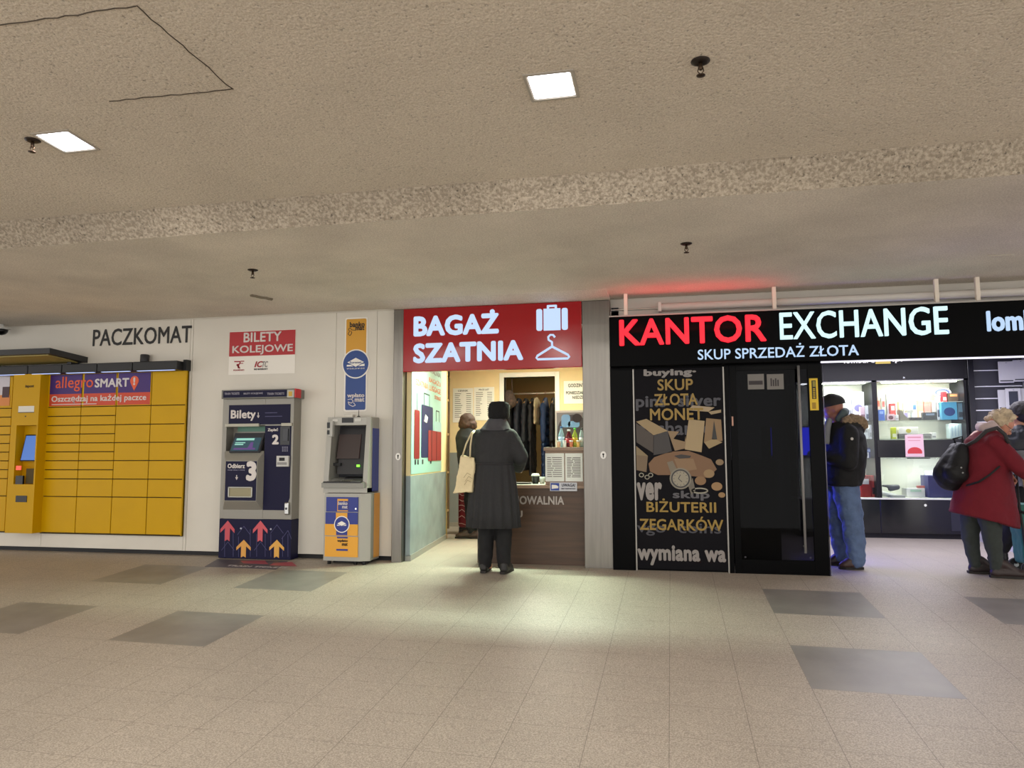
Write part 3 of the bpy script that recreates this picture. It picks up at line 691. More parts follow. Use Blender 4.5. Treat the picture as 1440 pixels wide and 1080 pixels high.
# ------------------------------------------------------------------ cash machine sign
an = thing('cash_machine_sign', 'tall yellow and blue cash machine sign with a round logo on the white wall', 'sign', (PX(500, 575), 0, PZ(500, 577)))
AY, AB = M('#d39a28', .4), M('#173f86', .4)
def rrect(mb, fr, x0, x1, yt, yb, r, h, th, mi=0):
    xm, ym = (x0+x1)/2, (yt+yb)/2
    a0, a1 = fr.uv(x0, ym)[0], fr.uv(x1, ym)[0]; b0, b1 = fr.uv(xm, yb)[1], fr.uv(xm, yt)[1]; pts = []
    for cx, cy, s0 in ((a1-r, b1-r, 0), (a0+r, b1-r, 90), (a0+r, b0+r, 180), (a1-r, b0+r, 270)):
        for k in range(0, 91, 30): pts.append((cx+r*math.cos(math.radians(s0+k)), cy+r*math.sin(math.radians(s0+k))))
    return fpoly(mb, fr, pts, h, th, mi)
mb = MB(); rrect(mb, F0, 484.5, 516.5, 446.5, 578.5, .02, 0, .003); mb.obj('backing_plate', SWH, an)
mb = MB(); rrect(mb, F0, 487, 515.2, 448.5, 510, .016, .003, .002); mb.obj('yellow_panel', AY, an)
mb = MB(); rrect(mb, F0, 486, 514.4, 515, 576.5, .016, .003, .002); mb.obj('blue_panel', AB, an)
a, b = F0.uv(500.7, 511.8)
mb = MB(); disc(mb, F0, a, b, .155, .005, .002, 0, 48); disc(mb, F0, a, b, .142, .007, .002, 1, 48); rd = mb.obj('round_panel', [SWH, AB], an)
Fx = wallfr(-.011)
def eulogo(fr, a, b, r, par, mt_w, mt_b, txt=True):
    mb = MB(); fpoly(mb, fr, [(a-.66*r, b+.12*r), (a, b+.45*r), (a+.66*r, b+.12*r), (a, b-.22*r)], 0, .002)
    fpoly(mb, fr, [(a-.7*r, b-.18*r), (a-.7*r, b-.06*r), (a-.38*r, b-.06*r), (a-.18*r, b-.18*r)], 0, .002); fpoly(mb, fr, [(a+.7*r, b-.18*r), (a+.7*r, b-.0*r), (a+.48*r, b-.04*r), (a+.2*r, b-.18*r)], 0, .002)
    mb.obj('logo_diamond', mt_w, par)
    if txt:
        text('Euronet', fr, a-.46*r, a+.46*r, b+.02*r, b+.2*r, mt_b, par, h=.002, bold=.01)
        text('W O R L D W I D E', fr, a-.7*r, a+.7*r, b-.4*r, b-.3*r, mt_w, par, h=0, bold=.01)
eulogo(Fx, a, b, .142, rd, SWH, AB)
Fy = wallfr(-.007); INK = M('#2a2118', .6)
tpx('banko', Fy, 492, 513, 452.5, 460, INK, an, bold=.03); tpx('mat', Fy, 500, 512.5, 459, 464.5, INK, an, bold=.03)
tpx('wpłato', Fy, 488.5, 512.5, 553, 560.5, WH, an, bold=.03); tpx('mat', Fy, 499, 512.5, 559.5, 565, WH, an, bold=.03)
mb = MB(); pstroke(mb, Fy, [(500, 464.5), (495, 464), (492, 461), (490, 463), (491.5, 466), (489.5, 470), (492.5, 472), (495, 468), (493, 465)], .006); mb.obj('line_drawing', INK, an)
mb = MB(); pstroke(mb, Fy, [(489, 562), (494, 561), (497, 564), (494, 567), (489.5, 565), (491, 569), (496, 571.5), (500, 570), (497, 566)], .007); mb.obj('line_drawing', WH, an)

# ------------------------------------------------------------------ cash machine
AY0 = -.30; FA = wallfr(AY0)
atm = thing('cash_machine', 'grey cash machine with a blue and yellow lower door, standing by the steel pillar', 'cash machine', (PX(486, 790, AY0), -.15, fz(-.2)))
AG = M('#a19f98', .38, .25, key='atm_grey'); AG2 = M('#86857f', .4, .2)
u0, u1 = PX(457, 640, AY0), PX(513, 640, AY0)      # upper body
zt_, zk, zl, zq = PZ(488, 586, AY0), PZ(485, 670, AY0), PZ(485, 693, AY0), PZ(485, 789, AY0)
ux1 = u1+.03
# cheeks slope back towards the top
def cheek(x0, x1):
    mb = MB(); mb.prism([(AY0, zl), (AY0, zk), (AY0+.07, zt_), (-.02, zt_), (-.02, zl)], 'x', x0, x1); return mb
mb = cheek(u0-.01, u0+.045); mb.obj('left_cheek', AG, atm)
mb = cheek(u1-.015, ux1); mb.obj('right_cheek', AG, atm)
mb = MB(); mb.box(ux1, ux1+.004, AY0+.12, -.02, zl+.01, PZ(520, 602, AY0+.1)); mb.obj('side_stripe', M('#22358c', .4), atm)
mb = MB(); mb.box(u0+.045, u1-.015, AY0+.07, -.02, PZ(488, 598, AY0+.05), zt_, .004); fasc = mb.obj('fascia_hood', AG, atm)
Fh = wallfr(AY0+.069)
mb = MB(); frect(mb, Fh, 481, 497, 587.5, 594.5, 0, .005); mb.obj('hood_display', BLACK, atm)
mb = MB(); frect(mb, Fh, 468, 475, 589.5, 593, 0, .004); mb.obj('hood_lamp', M('#c7c5be', .3), atm)
mb = MB(); frect(mb, Fh, 499, 508, 588.5, 592.5, 0, .006); mb.obj('hood_lamp', M('#c7c5be', .3), atm)
mb = MB(); mb.box(u0+.045, u1-.015, -.06, -.02, zl, zt_-.04); mb.obj('niche_back', M('#33333a', .5), atm)
mb = MB(); mb.prism([(AY0+.2, zt_-.1), (-.06, zt_-.1), (-.06, zk+.02), (AY0+.1, zk+.02)], 'x', u0+.085, u1-.03); con = mb.obj('console', M('#222226', .4), atm)
Yt_, Yb_ = AY0+.185, AY0+.125
q = [(PX(474, 640, Yb_), Yb_, PZ(488, 645, Yb_)), (PX(505, 640, Yb_), Yb_, PZ(488, 645, Yb_)), (PX(505, 640, Yb_), Yt_, PZ(488, 611, Yt_)), (PX(474, 640, Yb_), Yt_, PZ(488, 611, Yt_))]
mb = MB(); mb.hexa([(a, b-.012, c) for a, b, c in q], [(a, b+.02, c) for a, b, c in q]); mb.obj('screen', E('#2c1a16', .8), con)
mb = MB(); mb.box(PX(466, 655, AY0+.1), PX(479, 655, AY0+.1), AY0+.095, AY0+.13, PZ(475, 655, AY0+.1), PZ(475, 651, AY0+.1)); mb.obj('receipt_slot', MBLACK, con)
mb = MB(); a = PX(503.5, 655, AY0+.1); b = PZ(503.5, 655, AY0+.1); mb.box(a-.012, a+.012, AY0+.085, AY0+.12, b-.011, b+.011, .004); mb.obj('card_slot_light', E('#7dff3a', 2.5), con)
# shelf with keypad, sloping towards the customer
zs = PZ(485, 679.5, AY0-.03)
mb = MB(); mb.hexa([(u0-.01, AY0-.045, zs), (u1+.01, AY0-.045, zs), (u1+.01, AY0-.045, zs-.045), (u0-.01, AY0-.045, zs-.045)], [(u0-.01, AY0+.14, zs+.05), (u1+.01, AY0+.14, zs+.05), (u1+.01, AY0+.14, zs-.045), (u0-.01, AY0+.14, zs-.045)]); sf = mb.obj('shelf', AG2, atm)
def shelfbox(x0, x1, t0, t1, th, mt, n):
    def pt(x, t, h): return (x, AY0-.045+.185*t, zs+.05*t+h)
    mb = MB(); mb.hexa([pt(x0, t0, th), pt(x1, t0, th), pt(x1, t1, th), pt(x0, t1, th)], [pt(x0, t0, 0), pt(x1, t0, 0), pt(x1, t1, 0), pt(x0, t1, 0)]); return mb.obj(n, mt, sf)
uw = u1-u0
shelfbox(u0+.03, u0+.42*uw, .15, .6, .008, M('#c9c9c6', .25, .6), 'keypad'); shelfbox(u0+.68*uw, u0+.92*uw, .2, .6, .008, M('#b5b5b2', .25, .6), 'side_keys'); shelfbox(u0+.42*uw, u0+.9*uw, .68, .98, .012, MBLACK, 'cash_slot')
shelfbox(u0+.005, u0+.95*uw, .02, .1, .012, DGREY, 'shelf_edge')
mb = MB(); mb.box(u0+.005, ux1, AY0+.002, -.02, zl, zs-.045, .003); mb.obj('waist', AG, atm)
mb = MB(); mb.box(PX(459, 603, AY0-.02), PX(465, 603, AY0-.02), AY0+.02, AY0+.07, PZ(461, 614, AY0), PZ(461, 592, AY0), .006); sd = mb.obj('side_reader', M('#b0afaa', .4), atm)
mb = MB(); frect(mb, wallfr(AY0+.019), 460, 464, 594, 602); frect(mb, wallfr(AY0+.019), 460, 463.5, 605, 611); mb.obj('side_reader_window', BLACK, sd)
# lower cabinet with angled right corner
l0, l1, l2 = PX(455.5, 740, AY0), PX(506.5, 740, AY0), PX(506.5, 740, AY0)+.085
mb = MB(); mb.prism([(l0, AY0), (l1, AY0), (l2, AY0+.055), (l2, -.02), (l0, -.02)], 'z', zq, zl-.006); low = mb.obj('cabinet', AG, atm)
mb = MB(); mb.box(l2, l2+.004, AY0+.13, -.022, zq+.02, zl-.01); mb.obj('side_stripe', M('#d6932a', .4), atm)
mb = MB(); mb.box(l2, l2+.004, AY0+.055, AY0+.13, zq+.02, zl-.01); mb.obj('side_stripe', AG2, atm)
BL, YL = M('#1e2f86', .4), M('#e0a02c', .4)
mb = MB(); frect(mb, FA, 459.5, 504, 699, 719.5, 0, .012); mb.obj('top_drawer', BL, atm)
mb = MB(); frect(mb, FA, 458.5, 503.5, 720.5, 737, 0, .012); frect(mb, FA, 457.5, 503.5, 737, 753, 0, .012, 1); mb.obj('middle_door', [BL, YL], atm)
mb = MB(); frect(mb, FA, 457.3, 503.5, 754.5, 783, 0, .010); mb.obj('lower_door', YL, atm)
FA2 = wallfr(AY0-.0125)
mb = MB(); frect(mb, FA2, 474.5, 489.5, 701.5, 719); mb.obj('yellow_band', YL, atm)
mb = MB(); frect(mb, FA2, 475.5, 489.5, 704.5, 717.5, .003, .001); mb.obj('blue_band', BL, atm)
mb = MB(); frect(mb, FA2, 472.5, 488.5, 721, 737); mb.obj('yellow_band', YL, atm)
mb = MB(); frect(mb, FA2, 473, 488.5, 737.5, 752.5); mb.obj('blue_band', BL, atm)
mb = MB(); frect(mb, FA2, 474, 489, 755, 757); frect(mb, FA2, 473, 489, 772, 774.5); mb.obj('blue_band', BL, atm)
tpx('banko', FA2, 476, 489, 705, 710, WH, atm, h=.004, bold=.02); tpx('mat', FA2, 481.5, 489, 711, 715, WH, atm, h=.004, bold=.02)
tpx('wpłato', FA2, 474.5, 489, 758.5, 763, INK, atm, h=.001, bold=.02); tpx('mat', FA2, 481, 489, 763.5, 767.5, INK, atm, h=.001, bold=.02)
a, b = FA2.uv(481, 737.3); mb = MB(); disc(mb, FA2, a, b, .082, .004, .002, 0, 40); disc(mb, FA2, a, b, .073, .006, .002, 1, 40); r2 = mb.obj('round_badge', [SWH, BL], atm)
eulogo(wallfr(AY0-.021), a, b, .07, r2, SWH, BL, False)
mb = MB(); a, b = FA2.uv(500.5, 715.5); disc(mb, FA2, a, b, .009, 0, .004); mb.obj('drawer_lock', CHROME, atm)
for px_ in (463, 500, 512):
    mb = MB(); x_ = PX(px_, 790, AY0+.05); mb.lathe([(.018, fz(AY0+.05)-.002), (.018, zq)], (x_, AY0+.05, 0)); mb.obj('foot', MBLACK, atm)
mb = MB(); mb.box(l0+.05, l2-.05, AY0+.12, -.05, fz(-.2), zq); mb.obj('plinth', MBLACK, atm)
bx = single(MB().box(PX(485, 582, -.2), PX(497, 582, -.2), -.22, -.15, zt_+.0005, zt_+.028, .003), 'small_box', M('#cfcac0', .5), 'small pale box lying on top of the cash machine', 'box', (PX(491, 582, -.2), -.18, zt_+.0005))
ant = thing('antenna', 'short black antenna standing on top of the cash machine', 'antenna', (PX(504.5, 583, -.14), -.14, zt_))
mb = MB(); c_ = (PX(504.5, 583, -.14), -.14, zt_); mb.lathe([(.016, 0), (.016, .012), (.005, .016)], c_); mb.obj('base', MBLACK, ant)
mb = MB(); mb.lathe([(.004, .015), (.003, .075)], c_, seg=8); mb.obj('rod', MBLACK, ant)

# ================================================================== LUGGAGE OFFICE
sg = thing('shop_sign', 'red lit sign BAGAŻ SZATNIA with a white suitcase and coat hanger', 'sign', (PX(690, 480, YF), YF, PZ(690, 519, YF)))
sx0_, sx1_ = PLX1+.002, PRX0-.002
sb_, st_ = PZ(690, 519.8, YF), PZ(690, 429.5, YF)
mb = MB(); mb.box(sx0_, sx1_, YF-.01, YF+.07, sb_, st_, .006)
mr = M('#9c0f18', .16, emit=.03, spec=.5, key='lit_red'); mb.obj('panel', mr, sg)
LW = E('#c6deff', 1.0); FSg = wallfr(YF-.0105)
tpx('BAGAZ', FSg, 582, 701.5, 442.5, 471.5, LW, sg, bold=.045, thick=.008)
mb = MB(); a, b = FSg.uv(692.5, 438.5); disc(mb, FSg, a, b, .025, .001, .008); mb.obj('lettering', LW, sg)
tpx('SZATNIA', FSg, 581.5, 736, 480.5, 509, LW, sg, bold=.045, thick=.008)
def rr(mb, fr, a0, a1, b0, b1, r, h, th, mi=0):
    pts = []
    for cx, cy, s0 in ((a1-r, b1-r, 0), (a0+r, b1-r, 90), (a0+r, b0+r, 180), (a1-r, b0+r, 270)):
        for k in range(0, 91, 30): pts.append((cx+r*math.cos(math.radians(s0+k)), cy+r*math.sin(math.radians(s0+k))))
    return fpoly(mb, fr, pts, h, th, mi)
a0, b0 = FSg.uv(754.5, 465.5); a1, _ = FSg.uv(798.5, 450); _, b1 = FSg.uv(776, 434); w_ = a1-a0
mb = MB(); rr(mb, FSg, a0, a0+.19*w_, b0, b1, .02, .001, .008); rr(mb, FSg, a1-.19*w_, a1, b0, b1, .02, .001, .008); rr(mb, FSg, a0+.23*w_, a1-.23*w_, b0, b1, .004, .001, .008)
rr(mb, FSg, a0+.34*w_, a0+.41*w_, b1-.01, b1+.035, .006, .001, .008); rr(mb, FSg, a1-.41*w_, a1-.34*w_, b1-.01, b1+.035, .006, .001, .008); rr(mb, FSg, a0+.34*w_, a1-.34*w_, b1+.016, b1+.036, .008, .001, .008)
mb.obj('suitcase_icon', LW, sg)
hc_a, hc_b = FSg.uv(776.5, 487.5); wl, wb = FSg.uv(754.5, 505.5); wr_, _ = FSg.uv(800.5, 503)
mb = MB()
pts = [(hc_a, hc_b), (wl+.01, wb+.035), (wl, wb+.015), (wl+.012, wb), (wr_-.012, wb), (wr_, wb+.015), (wr_-.01, wb+.035), (hc_a, hc_b)]
mb.tube([FSg.at(a, b, .006) for a, b in pts], .0115, 8)
hk = [(hc_a, hc_b), (hc_a, hc_b+.045)]+[(hc_a+.006-.032*math.cos(math.radians(t_))*1.0, hc_b+.082+.034*math.sin(math.radians(t_))) for t_ in (-80, -40, 0, 45, 90, 135, 175)]
mb.tube([FSg.at(a, b, .006) for a, b in [hk[0], hk[1]]+[(hc_a-.005-.0+.034*math.sin(math.radians(t_))*1.0, hc_b+.085-.034*math.cos(math.radians(t_))) for t_ in (-10, -60, -110, -160, -210, -260)]], .0105, 8)
mb.obj('hanger_icon', LW, sg)

# poster of suitcases on the side wall
po = thing('wall_poster', 'pale blue poster with drawn suitcases on the side wall of the luggage office', 'poster', tuple(SW.at(.9, SZ, 0)))
pu0, pu1 = SW.uv(577.5, 620)[0], SW.uv(620, 620)[0]
print('POSTER', pu0, pu1, SWL)
pz0, pz1 = SZ+.015, 2.16
mb = MB(); fpoly(mb, SW, [(pu0, pz0), (pu1, pz0), (pu1, pz1), (pu0, pz1)], .002, .006); mb.obj('sheet', M('#93bdb6', .35), po)
pw, ph = pu1-pu0, pz1-pz0
def pr_(u, v): return (pu0+u*pw, pz0+v*ph)
def prect(mb, u0_, u1_, v0, v1, h=.009, mi=0, r=.03):
    a0, b0 = pr_(u0_, v0); a1, b1 = pr_(u1_, v1); rr(mb, SW, min(a0, a1), max(a0, a1), b0, b1, r, h, .002, mi)
OR_ = M('#c06a3c', .6)
for tt, u0_, u1_, v0, v1 in (('PRZECHOWALNIA', .08, .95, .885, .93), ('BAGAŻU', .52, .95, .80, .855), ('SZATNIA LUGGAGE', .10, .95, .725, .775), ('STORAGE', .72, .95, .665, .70)):
    text(tt, SW, pr_(u0_, 0)[0], pr_(u1_, 0)[0], pr_(0, v0)[1], pr_(0, v1)[1], M('#6d6660', .6) if v0 > .86 else OR_, po, h=.009, thick=.001, bold=.01)
RD1, NV, RD2, LB = M('#741019', .45), M('#141d4a', .45), M('#842c2e', .45), M('#8fb4b8', .5)
mb = MB(); prect(mb, .07, .23, .12, .52); mb.obj('drawn_suitcase', RD1, po)
mb = MB(); prect(mb, .70, .98, .30, .46); mb.obj('drawn_suitcase', LB, po)
mb = MB(); prect(mb, .28, .66, .13, .58); mb.obj('drawn_suitcase', NV, po)
mb = MB(); prect(mb, .50, .97, .10, .37, .012, r=.02); mb.obj('drawn_suitcase', RD2, po)
mb = MB(); prect(mb, .60, .63, .10, .37, .0145, 0, .005); prect(mb, .78, .80, .10, .37, .0145, 0, .005); mb.obj('drawn_strap', M('#5e1f24', .5), po)
mb = MB()
for pts in ([(.15, .52), (.15, .66)], [(.36, .58), (.36, .68), (.54, .68), (.54, .58)], [(.78, .46), (.78, .56), (.9, .56), (.9, .46)]): stroke(mb, SW, [pr_(*p) for p in pts], .012, .009, .002)
for u_ in (.11, .19, .33, .60): prect(mb, u_-.02, u_+.02, .075, .115, .009, 0, .01)
mb.obj('drawn_handles', M('#22252e', .5), po)
mb = MB(); fpoly(mb, SW, [pr_(.36, .44), pr_(.44, .43), pr_(.48, .48), pr_(.40, .50)], .0125, .002); mb.obj('drawn_tag', SWH, po)

# price boards on the back wall
def sheet(x0, x1, yt, yb, lab, nm, head, nl, par_frame, cols=2, cat='notice', Yp=None, group=None, ink=M('#4e5650', .7)):
    fr = par_frame; xm, ym = (x0+x1)/2, (yt+yb)/2
    a0, a1 = fr.uv(x0, ym)[0], fr.uv(x1, ym)[0]; b0, b1 = fr.uv(xm, yb)[1], fr.uv(xm, yt)[1]
    t = thing(nm, lab, cat, tuple(fr.at((a0+a1)/2, b0, 0)), group)
    mb = MB(); fpoly(mb, fr, [(a0, b0), (a1, b0), (a1, b1), (a0, b1)], .001, .006); mb.obj('sheet', M('#e9ede4', .5), t)
    w_, h_ = a1-a0, b1-b0
    if head: text(head, fr, a0+.25*w_, a0+.75*w_, b1-.1*h_, b1-.05*h_, ink, t, h=.007, thick=.001, bold=.02)
    mb = MB()
    for i in range(nl):
        yy = b1-h_*(.17+.74*i/nl); r1 = random.uniform(.3, .48)
        fpoly(mb, fr, [(a0+.1*w_, yy), (a0+r1*w_, yy), (a0+r1*w_, yy+.008), (a0+.1*w_, yy+.008)], .007, .0008)
        if cols == 2: fpoly(mb, fr, [(a0+.66*w_, yy), (a0+.9*w_, yy), (a0+.9*w_, yy+.008), (a0+.66*w_, yy+.008)], .007, .0008)
        else: fpoly(mb, fr, [(a0+r1*w_+.01, yy), (a0+.88*w_, yy), (a0+.88*w_, yy+.008), (a0+r1*w_+.01, yy+.008)], .007, .0008)
    mb.obj('text_lines', ink, t); return t
Fbk = wallfr(BWY-.001)
sheet(637, 665.5, 546, 594, 'white price list on the back wall above the person with brown hair', 'price_list', 'CENNIK', 13, Fbk)
sheet(666.5, 695, 544.5, 591, 'white price list nearest the cloakroom doorway, right beside another list', 'price_list', 'PRICE LIST', 13, Fbk)
hs_ = sheet(793, 833, 535.5, 567.5, 'opening hours notice on the cream wall, partly behind the steel pillar', 'hours_notice', None, 0, Fbk)
tpx('GODZINY', Fbk, 799, 822, 539.5, 544.5, M('#3c4740', .7), hs_, h=.008, bold=.02); tpx('PONIEDZIAŁEK', Fbk, 796, 826, 550, 554.5, M('#3c4740', .7), hs_, h=.008, bold=.02); tpx('NIEDZIELA', Fbk, 805, 828, 556.5, 561, M('#3c4740', .7), hs_, h=.008, bold=.02)
for n_ in ('text_lines',):
    for ch in list(hs_.children):
        if ch.name.startswith(n_): bpy.data.objects.remove(ch)
# storage shelf glimpsed behind the end of the side wall
shf = thing('storage_shelf', 'dark storage shelf glimpsed past the end of the side wall', 'shelf', (-3.35, 3.0, 0))
X_a, X_b = PX(632.5, 640, 3.3)-.62, PX(632.5, 640, 3.3)
for k, z in enumerate((.25, .8, 1.35, 1.85)):
    mb = MB(); mb.box(X_a, X_b, 2.7, 3.3, z, z+.03); mb.obj('board', M('#b79c72', .6), shf)
for x in (X_a, X_b-.04):
    for y in (2.7, 3.26):
        mb = MB(); mb.box(x, x+.04, y, y+.04, 0, 2.2); mb.obj('upright', M('#6d5b44', .5), shf)
for i, (z, h, c, l) in enumerate(((.28, .42, '#1a1512', 'dark suitcase on the lowest board of the storage shelf'), (.83, .44, '#17151a', 'black suitcase on the second board of the storage shelf'), (1.38, .4, '#20242e', 'dark blue suitcase on the third board of the storage shelf'), (1.88, .3, '#24160f', 'brown bag on the top board of the storage shelf'))):
    sc_ = thing('stored_suitcase', l, 'suitcase', (X_a+.32, 3.0, z), 'luggage on the storage shelf')
    mb = MB(); mb.box(X_a+.05, X_b-.05, 2.74, 3.2, z+.001, z+h, .04); mb.obj('shell', M(c, .5), sc_)
    mb = MB(); mb.tube([(X_a+.2, 2.74, z+h*.6), (X_a+.2, 2.71, z+h*.6), (X_b-.2, 2.71, z+h*.6), (X_b-.2, 2.74, z+h*.6)], .01, 8); mb.obj('handle', MBLACK, sc_)

# cloakroom: rail with hanging coats
RY = 4.15; rz_ = PZ(745, 553.5, RY)
rail = thing('coat_rail', 'pale coat rail across the cloakroom behind the doorway', 'clothes rail', (PX(745, 553, RY), RY, 0))
ra, rb = PX(686, 553, RY), PX(812, 553, RY)
mb = MB(); mb.tube([(ra, RY, rz_), (rb, RY, rz_)], .014, 10); mb.obj('rail', M('#b9b4a4', .3, .5), rail)
for x in (ra+.01, rb-.01): mb = MB(); mb.tube([(x, RY, 0), (x, RY, rz_)], .016, 8); mb.obj('post', M('#7a766b', .4, .5), rail)
def coat(px_, col, w_, len_, lab, nm='hanging_coat', puffy=0, drop=0.0, yo=0.0):
    x = PX(px_, 600, RY); z1 = rz_-.07; z0 = z1-len_
    t = thing(nm, lab, 'coat' if nm == 'hanging_coat' else 'scarf', (x, RY+yo, z0), 'garments on the coat rail')
    mb = MB(); mb.tube([(x, RY+yo, z1-.01), (x, RY+yo, z1+.05), (x, RY+.018+yo, z1+.085), (x, RY+yo, z1+.1), (x, RY-.018+yo, z1+.08)], .004, 6)
    mb.tube([(x, RY-.2+yo, z1-.09), (x, RY+yo, z1-.02), (x, RY+.2+yo, z1-.09)], .01, 8); mb.obj('hanger', M('#8a6a48', .5), t)
    mb = MB(); mb.rings([(x, RY+yo, z0, w_*.4, .24, .08), (x, RY+yo, z0+.25*len_, w_*.42, .25, .05), (x, RY+yo, z0+.6*len_, w_*.40, .235, .05), (x, RY+yo, z0+.86*len_, w_*.42, .225, .02), (x, RY+yo, z0+.95*len_, w_*.34, .15, 0), (x, RY+yo, z1, w_*.25, .05, 0)], 40, 5)
    if w_ > .08: mb.chain([(Vector((x, RY-.2+yo, z1-.13)), w_*.4), (Vector((x, RY-.25+yo, z1-.4)), w_*.38), (Vector((x, RY-.25+yo, z1-.66)), w_*.35)])
    o = mb.obj('garment', M(col, .75, bump=.3, bscale=25), t); blob(o, .016, 3, .03, .09)
    if puffy:
        mb = MB()
        for k in range(7):
            z = z0+.05+k*len_/8; mb.rings([(x, RY+yo, z-.045, w_*.4, .23), (x, RY+yo, z, w_*.5, .275), (x, RY+yo, z+.045, w_*.4, .23)], 28)
        mb.obj('quilting', M(col, .45), t, smooth=True)
    return t
coat(710, '#2a2320', .08, 1.0, 'dark brown coat at the far left end of the coat rail')
coat(720, '#101014', .095, 1.15, 'black coat second from the left on the coat rail')
coat(730, '#151a26', .11, 1.1, 'dark navy coat hanging in the left half of the rail')
coat(740, '#14181f', .10, 1.12, 'charcoal coat hanging at the middle of the rail')
coat(749, '#0d0d10', .09, 1.2, 'long black coat hanging left of the beige garment')
coat(757, '#a99a7c', .075, .42, 'short beige garment hanging between the dark coats', yo=-.12)
coat(768, '#12294a', .12, 1.25, 'navy puffer coat on the rail, right of the beige garment', puffy=1, yo=-.05)
coat(779, '#0e0f13', .10, 1.1, 'black coat at the right end of the coat rail')
hb = thing('hanging_bag', 'brown patterned bag hanging by the left jamb of the cloakroom doorway', 'bag', (PX(715, 560, 3.85), 3.85, PZ(715, 566, 3.85)))
c_ = L3(715, 556, 3.74)
mb = MB(); mb.chain([(c_, .09), (c_+Vector((.02, 0, -.1)), .11)]); o = mb.obj('body', M('#45372e', .8, var=.4, vscale=30), hb); blob(o, .014, 4, .02)
mb = MB(); mb.tube([c_+Vector((-.05, 0, .05)), c_+Vector((-.04, 0, .3)), c_+Vector((.05, 0, .3)), c_+Vector((.06, 0, .05))], .01, 8); mb.obj('strap', M('#4a3a30', .8), hb)

# counter
CF = .02; FC = wallfr(CF-.001)
cx0, cx1 = PX(671.5, 700, CF), -.70
ctop = PZ(735, 686.5, CF)
WOOD = M('#493423', .45, var=.30, vscale=3, stretch=(.6, 1, 9), bump=.05, bscale=8, key='walnut'); WOODL = M('#927964', .45, var=.10, vscale=3, stretch=(.6, 1, 9), key='light_wood')
ct = thing('service_counter', 'brown wood-grain service counter lettered PRZECHOWALNIA BAGAŻU under the red sign', 'counter', ((cx0+cx1)/2, CF+.3, 0))
mb = MB(); mb.box(cx0+.01, cx1, CF, CF+.02, .0, ctop-.001); mb.obj('front_panel', WOOD, ct)
mb = MB(); mb.box(cx0, cx0+.03, CF, CF+.6, 0, ctop-.001); mb.obj('end_panel', M('#5c4a3e', .5), ct)
mb = MB(); mb.box(cx0-.01, cx1, CF-.02, CF+.62, ctop, ctop+.032, .003, 0); mb.obj('worktop', WOODL, ct)
mb = MB(); mb.box(cx0+.0, PX(765.5, 680, CF), CF+.0, CF+.6, ctop+.032, ctop+.036); mb.obj('worktop_mat', M('#cfd3c6', .3), ct)
rx0 = PX(765.5, 650, CF); rz = PZ(795, 634, CF)
mb = MB(); mb.box(rx0+.008, cx1, CF+.01, CF+.34, ctop+.032, rz); mb.obj('raised_unit', WOODL, ct)
mb = MB(); mb.box(rx0-.004, cx1, CF-.015, CF+.36, rz, PZ(795, 629, CF), .003); mb.obj('raised_top', WOODL, ct)
rt = PZ(795, 629, CF)
SILV = M('#a79f97', .4, .3)
zt1, zb1_ = PZ(760, 697.5, CF), PZ(760, 709.5, CF)
text('PRZECHOWALNIA', FC, PX(683, 704, CF), PX(793.5, 704, CF), zb1_, zt1, SILV, ct, thick=.008, bold=.025)
text('BAGAŻU', FC, PX(678, 722, CF), PX(735, 722, CF), PZ(715, 727.5, CF), PZ(715, 714.5, CF), SILV, ct, thick=.008, bold=.025)
FR = wallfr(CF+.009)
sheet(767, 793.5, 637.5, 677, 'white printed notice on the raised counter, left one of the pair', 'counter_notice', None, 10, FR, 1, ink=M('#7d7874', .7))
sheet(795, 819.5, 637.5, 677, 'white printed notice on the raised counter, right one beside the pillar', 'counter_notice', None, 13, FR, 1, ink=M('#7d7874', .7))
cs_ = thing('camera_warning_sign', 'small blue and white UWAGA sign with a camera symbol on the counter edge', 'sign', (PX(792, 684, CF-.02), CF-.02, PZ(792, 690, CF-.02)))
FW_ = wallfr(CF-.022)
mb = MB(); frect(mb, FW_, 773.5, 811.5, 678.5, 690.5, 0, .003); mb.obj('plate', M('#c9cbd2', .5), cs_)
mb = MB(); frect(mb, FW_, 774.5, 786.5, 679.3, 689.7, .003, .001); mb.obj('blue_field', M('#24439a', .5), cs_)
mb = MB(); ppoly(mb, FW_, [(776, 681.5), (782, 682), (785.5, 684), (785, 686.5), (780, 687), (776, 687.5)], .004, .001); mb.obj('camera_symbol', SWH, cs_)
tpx('UWAGA!', FW_, 790, 809, 680, 684.5, M('#2a2c3a', .6), cs_, h=.003, bold=.03); tpx('OBIEKT MONITOROWANY', FW_, 789, 809.5, 686.2, 688.2, M('#5c5e6a', .6), cs_, h=.003, bold=.02)
